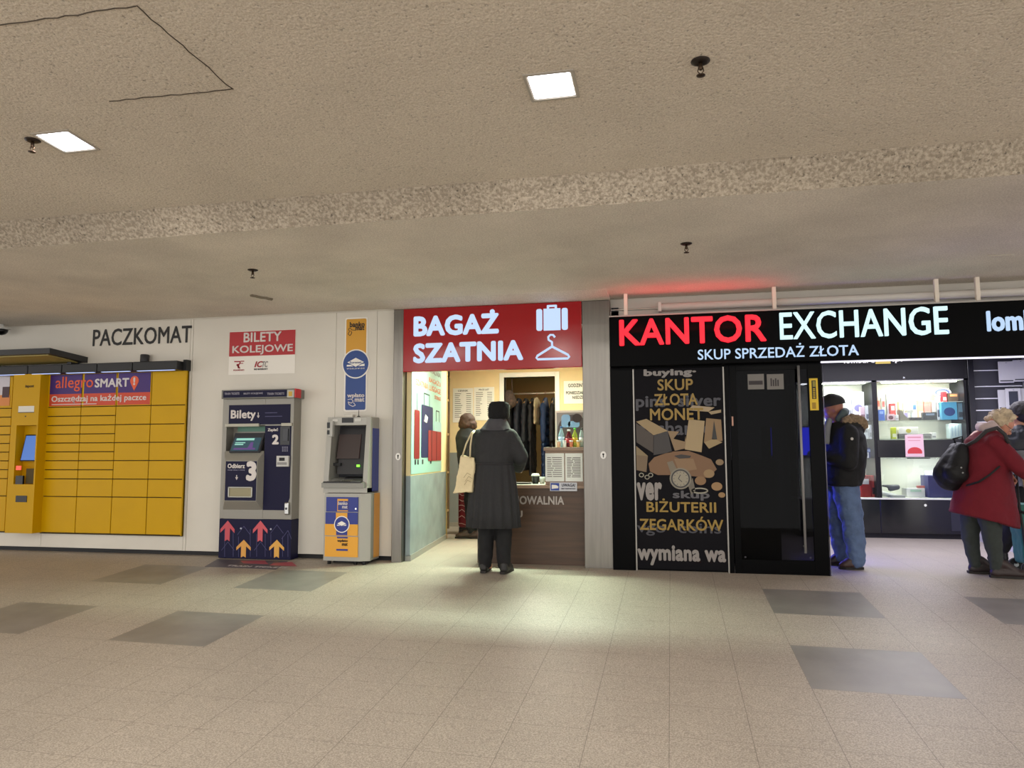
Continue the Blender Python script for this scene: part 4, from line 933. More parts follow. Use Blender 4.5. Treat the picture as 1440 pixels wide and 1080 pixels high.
# things on the counter
zt0 = ctop+.037
cx_, cz_ = PX(753, 680, .2), zt0
cu = thing('coffee_cup', 'dark takeaway cup with a white lid on the counter', 'cup', (cx_, .2, cz_))
mb = MB(); mb.lathe([(.03, 0), (.031, .003), (.04, .075), (.041, .08)], (cx_, .2, cz_)); mb.obj('cup', M('#1b1b1e', .5), cu)
mb = MB(); mb.lathe([(.043, .078), (.043, .088), (.036, .092), (.034, .102), (.01, .102)], (cx_, .2, cz_)); mb.obj('lid', M('#d9dad6', .4), cu)
gx = PX(762.5, 680, .2); single(MB().lathe([(.026, 0), (.03, .07), (.028, .07), (.025, .006), (.002, .006)], (gx, .2, cz_)), 'card_stand', M('#b8bcb8', .25), 'small pale tumbler beside the dark coffee cup', 'tumbler', (gx, .2, cz_), smooth=True)
trx = PX(733, 681, .15); single(MB().rings([(trx, .15, cz_+.0, .09, .06), (trx, .15, cz_+.014, .13, .08)], 28).rings([(trx, .15, cz_+.0141, .115, .07), (trx, .15, cz_+.006, .08, .05)], 28), 'tray', M('#2c2420', .5), 'flat dark coin dish on the counter beside the woman in grey', 'dish', (trx, .15, cz_))
# framed print behind the bottles
fp = thing('framed_print', 'white framed print with light blue shapes behind the bottles on the counter', 'picture', (PX(803, 628, .34), .34, rt))
FP = wallfr(.33)
mb = MB(); frect(mb, FP, 781.5, 834, 577, 629, 0, .012); mb.obj('frame', M('#d2dbd0', .5), fp)
FP2 = wallfr(.317)
mb = MB(); frect(mb, FP2, 783, 833, 580, 629, 0, .001, 0); mb.obj('picture_sheet', M('#878d8b', .6), fp)
mb = MB(); a, b = FP2.uv(806, 605); 
fpoly(mb, FP2, [(a-.16+.0*k, b-.14) for k in range(1)]+[(a+.16*math.cos(math.radians(k)), b+.16*math.sin(math.radians(k))) for k in range(180, -1, -15)]+[(a+.16, b-.14)], .001, .001)
mb.obj('dark_arch', M('#4d4a4c', .6), fp)
mb = MB(); rr(mb, FP2, FP2.uv(789.5, 595)[0], FP2.uv(802, 595)[0], FP2.uv(796, 601)[1], FP2.uv(796, 583)[1], .03, .002, .002); rr(mb, FP2, FP2.uv(799, 595)[0], FP2.uv(815, 595)[0], FP2.uv(808, 601)[1], FP2.uv(808, 592)[1], .025, .002, .002); mb.obj('blue_shape', M('#7fb4dc', .5), fp)
mb = MB(); a, b = FP2.uv(811.5, 588); disc(mb, FP2, a, b, .05, .004, .002, ry=.045); mb.obj('dark_shape', M('#2a211c', .5), fp)
def bottle(px_, y, h, r, col, cap, lab, liquid=None):
    x = PX(px_, 620, y); t = thing('drink_bottle', lab, 'bottle', (x, y, rt), 'bottles on the raised counter')
    mb = MB(); mb.lathe([(r*.9, 0), (r, .012), (r, h*.55), (r*.95, h*.62), (r*.4, h*.85), (r*.38, h*.93)], (x, y, rt+.001), seg=16); mb.obj('body', col, t)
    mb = MB(); mb.lathe([(r*.46, h*.91), (r*.46, h), (.001, h)], (x, y, rt+.001), seg=12); mb.obj('cap', cap, t)
    mb = MB(); mb.lathe([(r*1.03, h*.25), (r*1.03, h*.5)], (x, y, rt+.001), seg=16); mb.obj('label', liquid or SWH, t)
PL = M('#8fb4c4', .15); 
bottle(789.5, .15, .21, .028, PL, M('#1f5a9a', .4), 'clear water bottle with a blue cap, leftmost of the bottles', M('#a9cbe4', .4))
bottle(800, .12, .175, .036, M('#5b1420', .2), M('#e6e9e4', .4), 'dark red bottle with a white cap', M('#a02a33', .4))
bottle(808.5, .15, .19, .026, M('#9aa83a', .2), M('#3fae3a', .4), 'yellow bottle with a green cap', M('#d8b43a', .4))
bottle(818, .13, .19, .026, M('#a5b9b4', .15), M('#202326', .4), 'clear bottle half hidden by the pillar', M('#cfd8d0', .4))
for px_, y, c, l in ((786, .07, '#c9a58a', 'little beige jar before the water bottle'), (794, .06, '#dfe7e4', 'little white jar between the first two bottles'), (803.5, .06, '#c87a5c', 'little orange jar before the red bottle'), (813, .06, '#d9b46a', 'little yellow jar before the yellow bottle')):
    x = PX(px_, 625, y); t = thing('small_jar', l, 'jar', (x, y, rt), 'little jars along the raised counter')
    mb = MB(); mb.lathe([(.016, 0), (.017, .05), (.014, .055)], (x, y, rt+.001), seg=14); mb.obj('jar', M(c, .3), t)
    mb = MB(); mb.lathe([(.017, .053), (.017, .066), (.001, .066)], (x, y, rt+.001), seg=14); mb.obj('lid', M('#d5d8d6', .3), t)
# red trolley suitcase beside the second customer
SY = 2.5; rs = thing('suitcase', 'dark red trolley suitcase with pale curved lines beside the brown-haired person', 'suitcase', (PX(653, 750, SY), SY+.1, 0))
a0, a1 = PX(643.5, 700, SY), PX(664, 700, SY); z0_, z1_ = PZ(652, 742.5, SY), PZ(652, 686, SY)
mb = MB(); mb.box(a0, a1, SY, SY+.26, z0_, z1_, .04); mb.obj('shell', M('#6e1420', .35), rs)
mb = MB(); Fq = wallfr(SY-.001); Wd = a1-a0
for k in range(6):
    zz = z0_+.06+k*.08; stroke(mb, Fq, [(a0+.02, zz), (a0+.3*Wd, zz+.03*math.sin(k)), (a0+.6*Wd, zz-.02), (a1-.03, zz+.03)], .007, 0, .002)
mb.obj('line_pattern', M('#b9a39b', .5), rs)
mb = MB(); mb.box(a0+.62*Wd, a0+.72*Wd, SY-.004, SY, z0_+.2, z1_-.03); mb.obj('white_tag', SWH, rs)
for x in (a0+.01, a1-.04):
    mb = MB(); mb.lathe([(.03, 0), (.032, .01), (.03, .03)], (x, SY+.05, .033), 'x'); mb.obj('wheel', MBLACK, rs)
    mb = MB(); mb.lathe([(.03, 0), (.032, .01), (.03, .03)], (x, SY+.2, .033), 'x'); mb.obj('wheel', MBLACK, rs)
mb = MB(); mb.box(a0+.01, a1-.01, SY+.03, SY+.24, .05, z0_+.005); mb.obj('wheel_base', MBLACK, rs)
mb = MB(); mb.tube([(a0+.03, SY+.2, z1_-.01), (a0+.03, SY+.2, z1_+.28), (a1-.03, SY+.2, z1_+.28), (a1-.03, SY+.2, z1_-.01)], .009, 8); mb.obj('handle', M('#55555a', .3, .7), rs)

# ================================================================== EXCHANGE SHOP
KY = -.16; FKN = wallfr(KY-.001)
# lit shop sign
KS = -.28; FS_ = wallfr(KS-.001)
ks = thing('shop_sign', 'black lit shop sign KANTOR EXCHANGE with red and white letters', 'sign', (PX(1150, 500, KS), KS, PZ(1150, 508, KS)))
kz0, kz1 = PZ(1150, 507.5, KS), PZ(1150, 434, KS)
kxa = PX(857, 480, KS)
mb = MB(); mb.box(kxa, 4.9, KS, KS+.14, kz0, kz1, .004); mb.obj('panel', M('#040405', .4, spec=.05, key='sign_black'), ks)
mb = MB(); mb.box(kxa, 4.9, KS-.006, KS+.14, kz1, kz1+.012); mb.obj('top_rail', M('#a7a19a', .4, .5), ks)
RL, WL, BLU = E('#ff0a2c', 1.15), E('#d6fbff', 1.1), E('#bcd8f8', 1.0)
tpx('KANTOR', FS_, 871, 1077, 446, 484, RL, ks, bold=.022, thick=.03)
tpx('EXCHANGE', FS_, 1096, 1332, 435.5, 474.5, WL, ks, bold=.006, thick=.03)
_t = tpx('SKUP SPRZEDAŻ ZŁOTA', FS_, 981, 1207, 483.5, 503, BLU, ks, bold=.006, thick=.015)
x0_ = PX(1387, 455, KS); x1_ = PX(1502, 455, KS)
text('lombard', FS_, x0_, x1_, PZ(1410, 466, KS), PZ(1410, 437, KS), BLU, ks, bold=.03, thick=.02)
# posts carrying the sign
pg = 'pale posts above the exchange sign'
for px_, l in ((880, 'pale steel post above the letters KANTOR, first from the left'), (1089, 'pale steel post above the gap between KANTOR and EXCHANGE'), (1318, 'pale steel post above the last letter of EXCHANGE'), (1376, 'pale steel post above the word lombard, furthest right')):
    x = PX(px_, 430, -.2); single(MB().box(x-.017, x+.017, -.215, -.18, kz1+.013, ZC-.001, .003), 'sign_post', M('#efe2d2', .5), l, 'post', (x, -.2, kz1+.013), pg)
# duct and cables in the void behind the sign
dx0, dx1 = PX(927, 430, -.1), 4.7
dz = PZ(1100, 424.5, -.1)
single(MB().tube([(dx0, -.09, dz), (dx1, -.09, dz)], .036, 14).box(dx0-.01, dx0+.02, -.13, -.05, dz-.045, dz+.045, .005), 'air_duct', M('#dcd6cd', .5), 'long pale pipe running behind the top of the exchange sign', 'pipe', ((dx0+dx1)/2, -.09, dz-.036))
mb = MB()
# black facade: frame round the poster and the sliding door
FZ0 = fz(KY)-.012
ka, kb, kc = PX(868.5, 640, KY), PX(893.5, 640, KY), PX(1019.5, 640, KY)
kd0, kd1, kd2, kd3 = PX(1038.5, 640, KY), PX(1131, 640, KY), PX(1140, 640, KY), PX(1160.5, 640, KY)
mb = MB(); mb.box(PRX1+.0, kb-.012, KY, .05, FZ0, kz0+.05, .003); mb.box(kb-.012, kc+.012, KY+.03, .05, FZ0, kz0+.05); mb.box(kc+.012, kc+.055, KY, .05, FZ0, kz0+.05, .003)
mb.box(kb-.01, kc+.01, KY, KY+.03, PZ(955, 517, KY), kz0+.05)
struct(mb.obj('wall_right', M('#050506', .25, spec=.05, key='facade_black')))
# poster for gold, coins and watches
gp = thing('shop_poster', 'tall dark poster with gold bars, coins and a watch beside the sliding door', 'poster', ((kb+kc)/2, KY+.02, FZ0+.02))
gz0, gz1 = PZ(957, 801, KY), PZ(955, 517.5, KY)
mb = MB(); mb.box(kb, kc, KY+.004, KY+.03, gz0, gz1); mb.obj('sheet', M('#111014', .45, var=.15, vscale=3, spec=.06), gp)
mb = MB(); mb.box(kb-.012, kb, KY-.006, KY+.03, FZ0+.005, gz1); mb.box(kc, kc+.012, KY-.006, KY+.03, FZ0+.005, gz1); mb.obj('side_frame', M('#8d8983', .35, .8), gp)
GY = KY+.0035; FG = wallfr(GY)
GT = M('#8c6f1c', .4); GREYT, GHOST = M('#857e7a', .4), M('#33313a', .4)
def gt(tx_, x0, x1, yt, yb, mt, h=.0, b=.015): return tpx(tx_, FG, x0, x1, yt, yb, mt, gp, h=h, thick=.0015, bold=b)
gt('pins  silver', 894, 1014, 555, 577, GHOST, 0, .03); gt('exchange', 895, 1002, 592, 618, GHOST, 0, .02)
gt('skup', 946, 998, 690, 704, M('#4a474c', .4), 0, .03); gt('vgo  coins', 896, 1014, 736, 754, GHOST, 0, .01)
gt('buying·', 905, 979, 518.5, 531, GREYT, .002, .05); gt('ver', 895.5, 931, 678, 704, GREYT, .002, .05); gt('wymiana wa', 896.5, 1021, 767, 796, GREYT, .002, .045)
# pictures: bars, box, bracelets, coins, watch
def gpoly(pts, c, h=.0018): mb = MB(); ppoly(mb, FG, pts, h, .001); return mb.obj('picture_piece', M(c, .45), gp)
gpoly([(894.5, 593), (909, 589), (939, 606), (919, 612)], '#8f7a55'); gpoly([(894.5, 595), (919, 612.5), (918.5, 637), (895, 622)], '#3a2f26'); gpoly([(919.5, 612.5), (939, 606.5), (945, 636), (919, 640)], '#2a2422')
gpoly([(939, 606), (955, 607), (947, 617), (963, 621), (964, 613), (966, 630), (949, 634)], '#806848')
gpoly([(968.5, 589.5), (991, 592), (986.5, 636), (963, 632)], '#9a8560', .003); gpoly([(967, 577), (974, 570), (1005, 573), (996, 579)], '#9b8869'); gpoly([(996, 579), (1014, 576), (1014, 580), (1000, 583)], '#93805f')
gpoly([(993, 588), (1014, 590), (1016, 620), (990, 622)], '#80643e'); gpoly([(1004, 591), (1008.5, 618), (1001, 618)], '#17140f', .003); gpoly([(990, 622), (1004, 617), (1016, 622), (997, 631)], '#8f7a52', .003)
gpoly([(894.5, 627), (911, 641), (909, 664), (895, 661)], '#7a6848'); gpoly([(895, 640), (911, 641.5), (909, 664), (895, 661)], '#6a563c', .003)
gpoly([(912, 652), (920, 643), (943, 635), (968, 634), (985, 640), (1000, 646), (1008, 660), (995, 672), (960, 668), (925, 668), (914, 663)], '#6e4d2c')
gpoly([(948, 641), (958, 639), (972, 641), (970, 644), (955, 645)], '#221a14', .003); gpoly([(948, 645), (975, 645), (980, 660), (955, 664)], '#7d6040', .003)
for x, y, r_, c in ((997, 666, .048, '#8a6f48'), (985, 676, .05, '#7b5a34'), (1008, 684, .048, '#8d6c42'), (1012, 650, .035, '#7d6544'), (1015, 696, .03, '#8d6c42')):
    a, b = FG.uv(x, y); mb = MB(); disc(mb, FG, a, b, r_, .0035, .001, ry=r_*.8); mb.obj('coin_picture', M(c, .45), gp)
a, b = FG.uv(957, 673)
mb = MB(); disc(mb, FG, a, b, .098, .005, .001, 0); disc(mb, FG, a, b, .085, .006, .001, 1); disc(mb, FG, a, b, .072, .007, .001, 2); stroke(mb, FG, [(a+.0, b+.035), (a-.02, b), (a+.012, b-.03)], .006, .008, .001, 1)
for k in range(12): 
    t_ = 2*PI*k/12; stroke(mb, FG, [(a+.054*math.cos(t_), b+.054*math.sin(t_)), (a+.066*math.cos(t_), b+.066*math.sin(t_))], .004, .008, .001, 1)
mb.obj('watch_picture', [M('#77705f', .4), M('#2e2b2a', .4), M('#8c8471', .4)], gp)
gpoly([(938, 650), (946, 648), (952, 660), (944, 668)], '#6f6452', .004); gpoly([(968, 684), (974, 672), (978, 690), (972, 696)], '#5f584c', .004)
mb = MB(); a, b = FG.uv(984, 690); 
stroke(mb, FG, [(a+.07*math.cos(2*PI*k/18), b+.022*math.sin(2*PI*k/18)) for k in range(19)], .012, .004, .001)
for x, y in ((902, 668), (910, 671), (915, 668)):
    a, b = FG.uv(x, y); stroke(mb, FG, [(a+.02*math.cos(2*PI*k/10), b+.018*math.sin(2*PI*k/10)) for k in range(11)], .008, .004, .001)
mb.obj('ring_pattern', M('#8d8878', .4), gp)
for tx_, x0, x1, yt, yb in (('SKUP', 924.5, 974.5, 533, 549), ('ZŁOTA', 920, 981, 553.5, 570), ('MONET', 914, 989, 574, 591), ('BIŻUTERII', 909, 1007, 701, 720.5), ('ZEGARKÓW', 899.5, 1017, 726, 746)): gt(tx_, x0, x1, yt, yb, GT, .009, .02)

# sliding door
dt = PZ(1090, 511, KY)
FB = M('#050506', .22, spec=.05, key='door_black')
mb = MB(); dz0, dz1 = PZ(1090, 788, KY), PZ(1090, 520, KY)
mb.box(kc+.06, kd0, KY, KY+.04, FZ0, kz0+.03, .003); mb.box(kd2, kd3, KY, KY+.04, FZ0, kz0+.03, .003); mb.box(kd0, kd2, KY, KY+.04, FZ0, dz0); mb.box(kd0, kd2, KY, KY+.04, dz1, kz0+.03)
door = struct(mb.obj('door_2', FB)); ROOT[door.name] = Vector((0, 0, 0))
mb = MB(); mb.box(kd0, kd2, KY+.015, KY+.021, dz0, dz1); mb.obj('glass_panel', DOORGLASS, door)
hx = PX(1127.5, 640, KY-.05); mb = MB(); mb.tube([(hx, KY-.05, PZ(1134, 778, KY-.05)), (hx, KY-.05, PZ(1123, 514, KY-.05))], .011, 12)
for z in (.25, 1.7): mb.tube([(hx, KY-.05, z), (hx, KY+.015, z)], .009, 8)
mb.obj('handle', M('#8b8886', .4, .2), door)
FD = wallfr(KY+.0145)
for x0, x1, k in ((1051.5, 1074.5, 0), (1078.5, 1102, 1)):
    mb = MB(); frect(mb, FD, x0, x1, 526, 547.5, 0, .001); nt_ = mb.obj('sticker', M('#75716c', .6), door)
    mb = MB()
    if k == 0: frect(mb, FD, x0+1.5, x1-2, 535.5, 541, .0015, .0005)
    else:
        for q in range(4): frect(mb, FD, x0+5+q*3.2, x0+7+q*3.2, 532+(q % 2)*2, 543, .0015, .0005)
    mb.obj('sticker_print', M('#2c2427', .6), nt_)
FY_ = wallfr(KY-.0005)
mb = MB(); frect(mb, FY_, 1138.5, 1150.5, 532, 577, 0, .002); ys = mb.obj('yellow_sticker', M('#d8b41c', .5), door)
mb = MB(); frect(mb, FY_, 1141.5, 1147.5, 535, 561, .002, .0006, 0); frect(mb, FY_, 1142.7, 1146.5, 536, 544, .003, .0006, 1); frect(mb, FY_, 1142, 1147.5, 566, 575, .002, .0004, 2); mb.obj('sticker_print', [M('#201c14', .6), M('#8f8434', .6), M('#9c7a1c', .6)], ys)
vt = Fr((PX(1144.7, 552, KY), KY-.004, PZ(1144.7, 560, KY)), (0, 0, 1), (-1, 0, 0))
mb = MB()
for k in range(6): fpoly(mb, vt, [(.016*k, -.009), (.016*k+.009, -.009), (.016*k+.009, .009), (.016*k, .009)], 0, .0006)
mb.obj('sticker_marks', M('#c9a91c', .6), ys)
for k, (x, y) in enumerate(((1048, 783), (1139.5, 784))):
    mb = MB(); a, b = FD.uv(x, y); disc(mb, wallfr(KY-.001), a, b, .008, 0, .003); mb.obj('bolt', M('#3c3a3e', .3, .8), door)
mb = MB(); a, b = FKN.uv(1030, 590); mb.box(a-.008, a+.008, KY-.012, KY, b-.06, b+.03, .004); mb.obj('lock_plate', M('#8a6a5c', .3, .8), door)
mb = MB(); mb.tube([(PX(1160.5, 640, KY)+.004, KY-.002, FZ0+.01), (PX(1160.5, 640, KY)+.004, KY-.002, kz0)], .004, 6); mb.obj('edge_strip', M('#77757c', .35, .8), door)
# slim light strip under the sign
single(MB().box(PX(1156, 505, KS), 4.6, KS+.04, KS+.07, kz0-.012, kz0-.001), 'light_strip', E('#f2ecff', 1.6), 'thin white light strip along the lower edge of the exchange sign', 'light', (3.0, KS+.055, kz0-.012))

# ------------------------------------------------------------------ inside the exchange shop
SHY = 3.05; FSH = wallfr(SHY)
HB = M('#19181c', .4, spec=.3, key='shop_black')
zb_t = PZ(1290, 700.5, SHY); zg_t = PZ(1290, 537, SHY)
# fascia over the showcases
mb = MB(); mb.box(PX(1120, 520, SHY), PX(1367, 520, SHY), SHY-.02, 3.6, zg_t+.03, 2.32); fas = struct(mb.obj('trim_6', HB)); ROOT[fas.name] = Vector((0, 0, 0))
Ffa = wallfr(SHY-.021)
text('lombard', Ffa, PX(1186, 506, SHY), PX(1229, 506, SHY), PZ(1207, 511, SHY), PZ(1207, 500, SHY), E('#f4f0f6', 1.0), fas, bold=.03)
mb = MB(); frect(mb, Ffa, 1231, 1252, 502, 511.5, 0, .004); mb.obj('yellow_badge', E('#e2c56a', 1.0), fas)
text('.pl', Ffa, PX(1254, 506, SHY), PX(1268, 506, SHY), PZ(1260, 511, SHY), PZ(1260, 502, SHY), E('#f4f0f6', 1.0), fas, bold=.03)
WB = M('#dfe0d3', .6); SHG = M('#c9d4cc', .15)
def showcase(x0, x1, lab):
    t = thing('glass_showcase', lab, 'display case', ((x0+x1)/2, SHY+.25, 0), 'glass showcases in the exchange shop')
    mb = MB(); mb.box(x0, x1, SHY, SHY+.5, .06, zb_t-.02, .004); b = mb.obj('base_cabinet', M('#0b0c14', .2, coat=.3), t)
    mb = MB(); mb.box(x0, x1, SHY+.03, SHY+.5, 0, .06); mb.obj('plinth', MBLACK, t)
    mb = MB(); mb.box(x0, x1, SHY-.01, SHY+.5, zb_t-.02, zb_t, .002); mb.obj('display_board', WB, t)
    mb = MB(); mb.box(x0, x1, SHY+.5, SHY+.52, zb_t, zg_t+.05); mb.obj('back_panel', WB, t)
    mb = MB(); mb.box(x0, x1, SHY, SHY+.5, zg_t+.012, zg_t+.03); mb.obj('top_panel', WB, t)
    mb = MB(); mb.box(x0, x0+.03, SHY, SHY+.5, zb_t, zg_t+.03); mb.obj('side_frame', HB, t)
    mb = MB(); mb.box(x1-.03, x1, SHY, SHY+.5, zb_t, zg_t+.03); mb.obj('side_frame', HB, t)
    mb = MB(); mb.box(x0+.03, x1-.03, SHY+.004, SHY+.009, zb_t, zg_t+.012); mb.obj('glass_pane', GLASS, t)
    mb = MB(); mb.box(x0+.1, x1-.1, SHY+.03, SHY+.06, zg_t-.002, zg_t+.011); mb.obj('light_tube', E('#fffdf0', 34), t)
    for y in (591, 617, 644):
        z = PZ(1290, y, SHY+.1); mb = MB(); mb.box(x0+.03, x1-.03, SHY+.05, SHY+.48, z-.008, z); mb.obj('glass_shelf', GLASS, t)
    return t
sxm = PX(1232, 600, SHY)
s1 = showcase(PX(1118, 600, SHY), sxm, 'glass showcase of boxed goods right behind the man in jeans')
s2 = showcase(sxm+.002, PX(1362.5, 600, SHY), 'glass showcase in the middle of the shop with a pink leaflet on a shelf')
mb = MB(); frect(mb, wallfr(SHY-.001), 1234, 1357, 618.5, 643, 0, .006); mb.obj('dark_strip', M('#17171c', .25), s2)
mb = MB(); a, b = FSH.uv(1301, 710.5); disc(mb, wallfr(SHY-.001), a, b, .016, 0, .012); mb.obj('lock_knob', CHROME, s2)
mb = MB(); frect(mb, wallfr(SHY-.001), 1337, 1362, 701, 747, 0, .004); mb.obj('grey_panel', M('#2b2c38', .4), s2)
mb = MB(); a, b = FSH.uv(1270, 531.5); disc(mb, wallfr(SHY-.021), a, b, .012, 0, .012); mb.obj('fascia_lock', CHROME, fas)
# goods in the showcases
ZS = {1: PZ(1290, 591, SHY+.1), 2: PZ(1290, 617, SHY+.1), 3: PZ(1290, 644, SHY+.1), 4: zb_t}
def good(px0, px1, h, shelf, col, lab, cat='box', nm='product_box', y=.12, d=.08, band=None, above=0.0, grp=None):
    Y = SHY+y; x0, x1 = PX(px0, 600, Y), PX(px1, 600, Y); z = ZS[shelf]+.001+above; H = h*.0102
    t = thing(nm, lab, cat, ((x0+x1)/2, Y, z), grp)
    mb = MB(); mb.box(x0, x1, Y, Y+d, z, z+H, .004); mb.obj('carton', M(col, .5), t)
    if band:
        F = wallfr(Y-.0005); mb = MB(); w_ = x1-x0
        bt, bc = band
        if bt == 'disc': disc(mb, F, (x0+x1)/2, z+H*.45, min(w_, H)*.36, 0, .002, ry=min(w_, H)*.3)
        elif bt == 'bar': fpoly(mb, F, [(x0+.12*w_, z+.15*H), (x1-.12*w_, z+.15*H), (x1-.12*w_, z+.45*H), (x0+.12*w_, z+.45*H)], 0, .002)
        else: fpoly(mb, F, [(x0+.2*w_, z+.6*H), (x1-.2*w_, z+.6*H), (x1-.2*w_, z+.85*H), (x0+.2*w_, z+.85*H)], 0, .002)
        mb.obj('print', M(bc, .5), t)
    return t
# right showcase, top shelf
good(1236, 1245, 14, 1, '#2b62c2', 'small bright blue box at the left end of the upper shelf', band=('top', '#8fb2ea'))
good(1234, 1240, 31, 1, '#e0b8a2', 'tall pale orange packet behind the small blue box', y=.24, band=('top', '#c9604a'))
good(1241, 1247, 30, 1, '#c8d8c2', 'tall pale green packet behind the small blue box', y=.24, band=('top', '#c25a52'))
good(1249, 1257, 35, 1, '#d9cfd2', 'tallest pale packet on the upper shelf', y=.24, band=('bar', '#c9b6bd'))
good(1253, 1261, 22, 1, '#c9403c', 'small red packet leaning on the tall pale packet', y=.18, band=('top', '#e4cfc8'))
good(1248, 1259, 8, 1, '#d8b9bf', 'little pink box with a dark print, front of the upper shelf', y=.08, band=('disc', '#6a2b38'))
good(1260, 1264.5, 7, 1, '#e6e4e0', 'little white box right of the pink box', y=.08, band=('bar', '#b9b2b4'))
good(1265.5, 1271, 25, 1, '#d3d7a0', 'pale yellow-green packet on the upper shelf', y=.26, band=('top', '#e8e8d8'))
good(1272, 1278, 23, 1, '#dad6e0', 'lilac-white packet beside the yellow-green one', y=.26, band=('bar', '#9a8fc0'))
good(1284, 1291, 24, 1, '#d4dfe4', 'white packet with a blue top behind the curved stand', y=.26, band=('top', '#4a7ab0'))
good(1292, 1300, 26, 1, '#e2b292', 'orange-beige packet at the middle of the upper shelf', y=.22, band=('bar', '#e8cbb8'))
good(1301, 1311, 24, 1, '#d98c80', 'salmon red packet at the middle of the upper shelf', y=.22, band=('bar', '#eac6bc'))
good(1302, 1309, 31, 1, '#dfe0d4', 'tall white packet behind the salmon red packet', y=.32, band=('top', '#8fae88'))
good(1312, 1318, 25, 1, '#d9d6c9', 'cream packet left of the blue mask box', y=.26, band=('bar', '#8a8a90'))
good(1319, 1324, 30, 1, '#cfd0da', 'grey striped packet left of the blue mask box', y=.26, band=('bar', '#5d6078'))
good(1325.5, 1347.5, 22, 1, '#5fb6dc', 'light blue box with a dark goggle-shaped print', band=('disc', '#2f4c86'), y=.07)
good(1348.5, 1356, 21, 1, '#6b8fa0', 'blue-grey box at the right end of the upper shelf', band=('bar', '#33424e'), y=.09)
good(1328, 1334, 13, 1, '#c9262e', 'small red tag box high above the blue mask box', y=.2, above=.235, band=('bar', '#e4d2cc'))
good(1335, 1352, 11, 1, '#4a3a30', 'dark brown box lying above the blue mask box', y=.2, above=.235, band=('top', '#c98a5a'))
mb = MB(); z_s = ZS[1]+.228; mb.box(PX(1325, 570, SHY+.1), PX(1357, 570, SHY+.1), SHY+.06, SHY+.46, z_s-.004, z_s+.004); mb.obj('small_shelf', SHG, s2)
# oval sign
ov = thing('oval_card', 'white oval card with a blue ring high in the showcase', 'card', (PX(1326, 555, SHY+.3), SHY+.3, PZ(1326, 560, SHY+.3)))
Fo = wallfr(SHY+.3); a, b = Fo.uv(1325, 552); mb = MB(); disc(mb, Fo, a, b, .105, 0, .004, ry=.062); mb.obj('card', M('#e9e9ee', .5), ov)
mb = MB(); disc(mb, Fo, a, b, .088, .004, .001, 0, ry=.048); disc(mb, Fo, a, b-.006, .066, .005, .001, 1, ry=.030); mb.obj('blue_ring', [M('#4a5aa8', .5), M('#d9dcea', .5)], ov)
# curved stand and dark tablet-like boxes
cv = thing('curved_stand', 'beige curved display stand at the front of the upper shelf', 'stand', (PX(1273, 588, SHY+.1), SHY+.1, ZS[1]))
x0, x1 = PX(1265, 588, SHY+.1), PX(1283, 588, SHY+.1); z = ZS[1]+.001
mb = MB(); mb.prism([(x0, z), (x1, z), (x1-.02, z+.01), (x0+.09, z+.03), (x0+.045, z+.08), (x0+.03, z+.13), (x0, z+.135)], 'y', SHY+.08, SHY+.2); mb.obj('stand', M('#7d7866', .5), cv)
mb = MB(); mb.box(x0+.09, x1+.02, SHY+.08, SHY+.2, z+.1, z+.13); mb.obj('plate', M('#d2d3c4', .4), cv)
good(1280, 1297, 3.4, 1, '#2a2c2e', 'flat black box on the upper shelf in front of the orange packet', y=.06)
good(1299, 1319, 9.5, 1, '#2b3138', 'dark box with two grey ovals on the upper shelf', y=.06, band=('top', '#7f93a6'))
# right showcase, middle shelf
good(1254, 1260, 14.5, 2, '#b9c43a', 'yellow-green packet on the second shelf', band=('bar', '#e6e8c4'))
good(1263.5, 1291, 8.5, 2, '#e0ddce', 'long white carton with yellow and red prints', above=.062, band=('disc', '#bdb02a'))
good(1263.5, 1275, 6, 2, '#77776f', 'grey box under the left end of the long white carton', y=.14)
good(1298, 1309, 6.5, 2, '#8b8b85', 'flat grey box on the second shelf', band=('bar', '#6a6a66'))
good(1310, 1316, 7.5, 2, '#e4e4dc', 'small white box beside the flat grey box', band=('bar', '#8a8a86'))
bb = thing('glass_block_pack', 'pale glassy pack at the right end of the second shelf', 'pack', (PX(1345, 610, SHY+.15), SHY+.15, ZS[2]))
x0, x1 = PX(1336, 605, SHY+.15), PX(1354, 605, SHY+.15); mb = MB(); mb.box(x0, x1, SHY+.15, SHY+.3, ZS[2]+.001, ZS[2]+.19, .004); mb.obj('pack', M('#b4c4c6', .2), bb)
mb = MB(); 
for k in range(4): mb.box(x0+.02+k*.035, x0+.03+k*.035, SHY+.147, SHY+.15, ZS[2]+.03, ZS[2]+.17)
mb.obj('stripes', M('#8fa4b0', .3), bb)
# pink leaflet
lf = thing('leaflet', 'pink leaflet with a red fan-shaped print standing on the third shelf', 'leaflet', (PX(1286, 642, SHY-.03), SHY-.03, PZ(1286, 643, SHY-.03)))
Fl = wallfr(SHY-.02)
mb = MB(); ppoly(mb, Fl, [(1272.5, 611.5), (1298, 610.5), (1300, 642.5), (1273.5, 642.5)], 0, .002); mb.obj('sheet', M('#dcb9bf', .5), lf)
mb = MB(); a, b = Fl.uv(1286.5, 636); fpoly(mb, Fl, [(a+.085*math.cos(math.radians(k)), b+.065*math.sin(math.radians(k))) for k in range(-15, 196, 15)], .002, .001); mb.obj('fan_print', M('#c43a3e', .5), lf)
mb = MB(); frect(mb, Fl, 1276, 1295, 614, 616, .002, .001); frect(mb, Fl, 1277, 1294, 619, 620, .002, .001); mb.obj('print', M('#c98a92', .5), lf)
mb = MB(); mb.box(PX(1277, 642, SHY-.05), PX(1308, 642, SHY-.05), SHY-.05, SHY-.002, ZS[3]-.008, ZS[3]+.004); mb.obj('black_holder', MBLACK, s2)
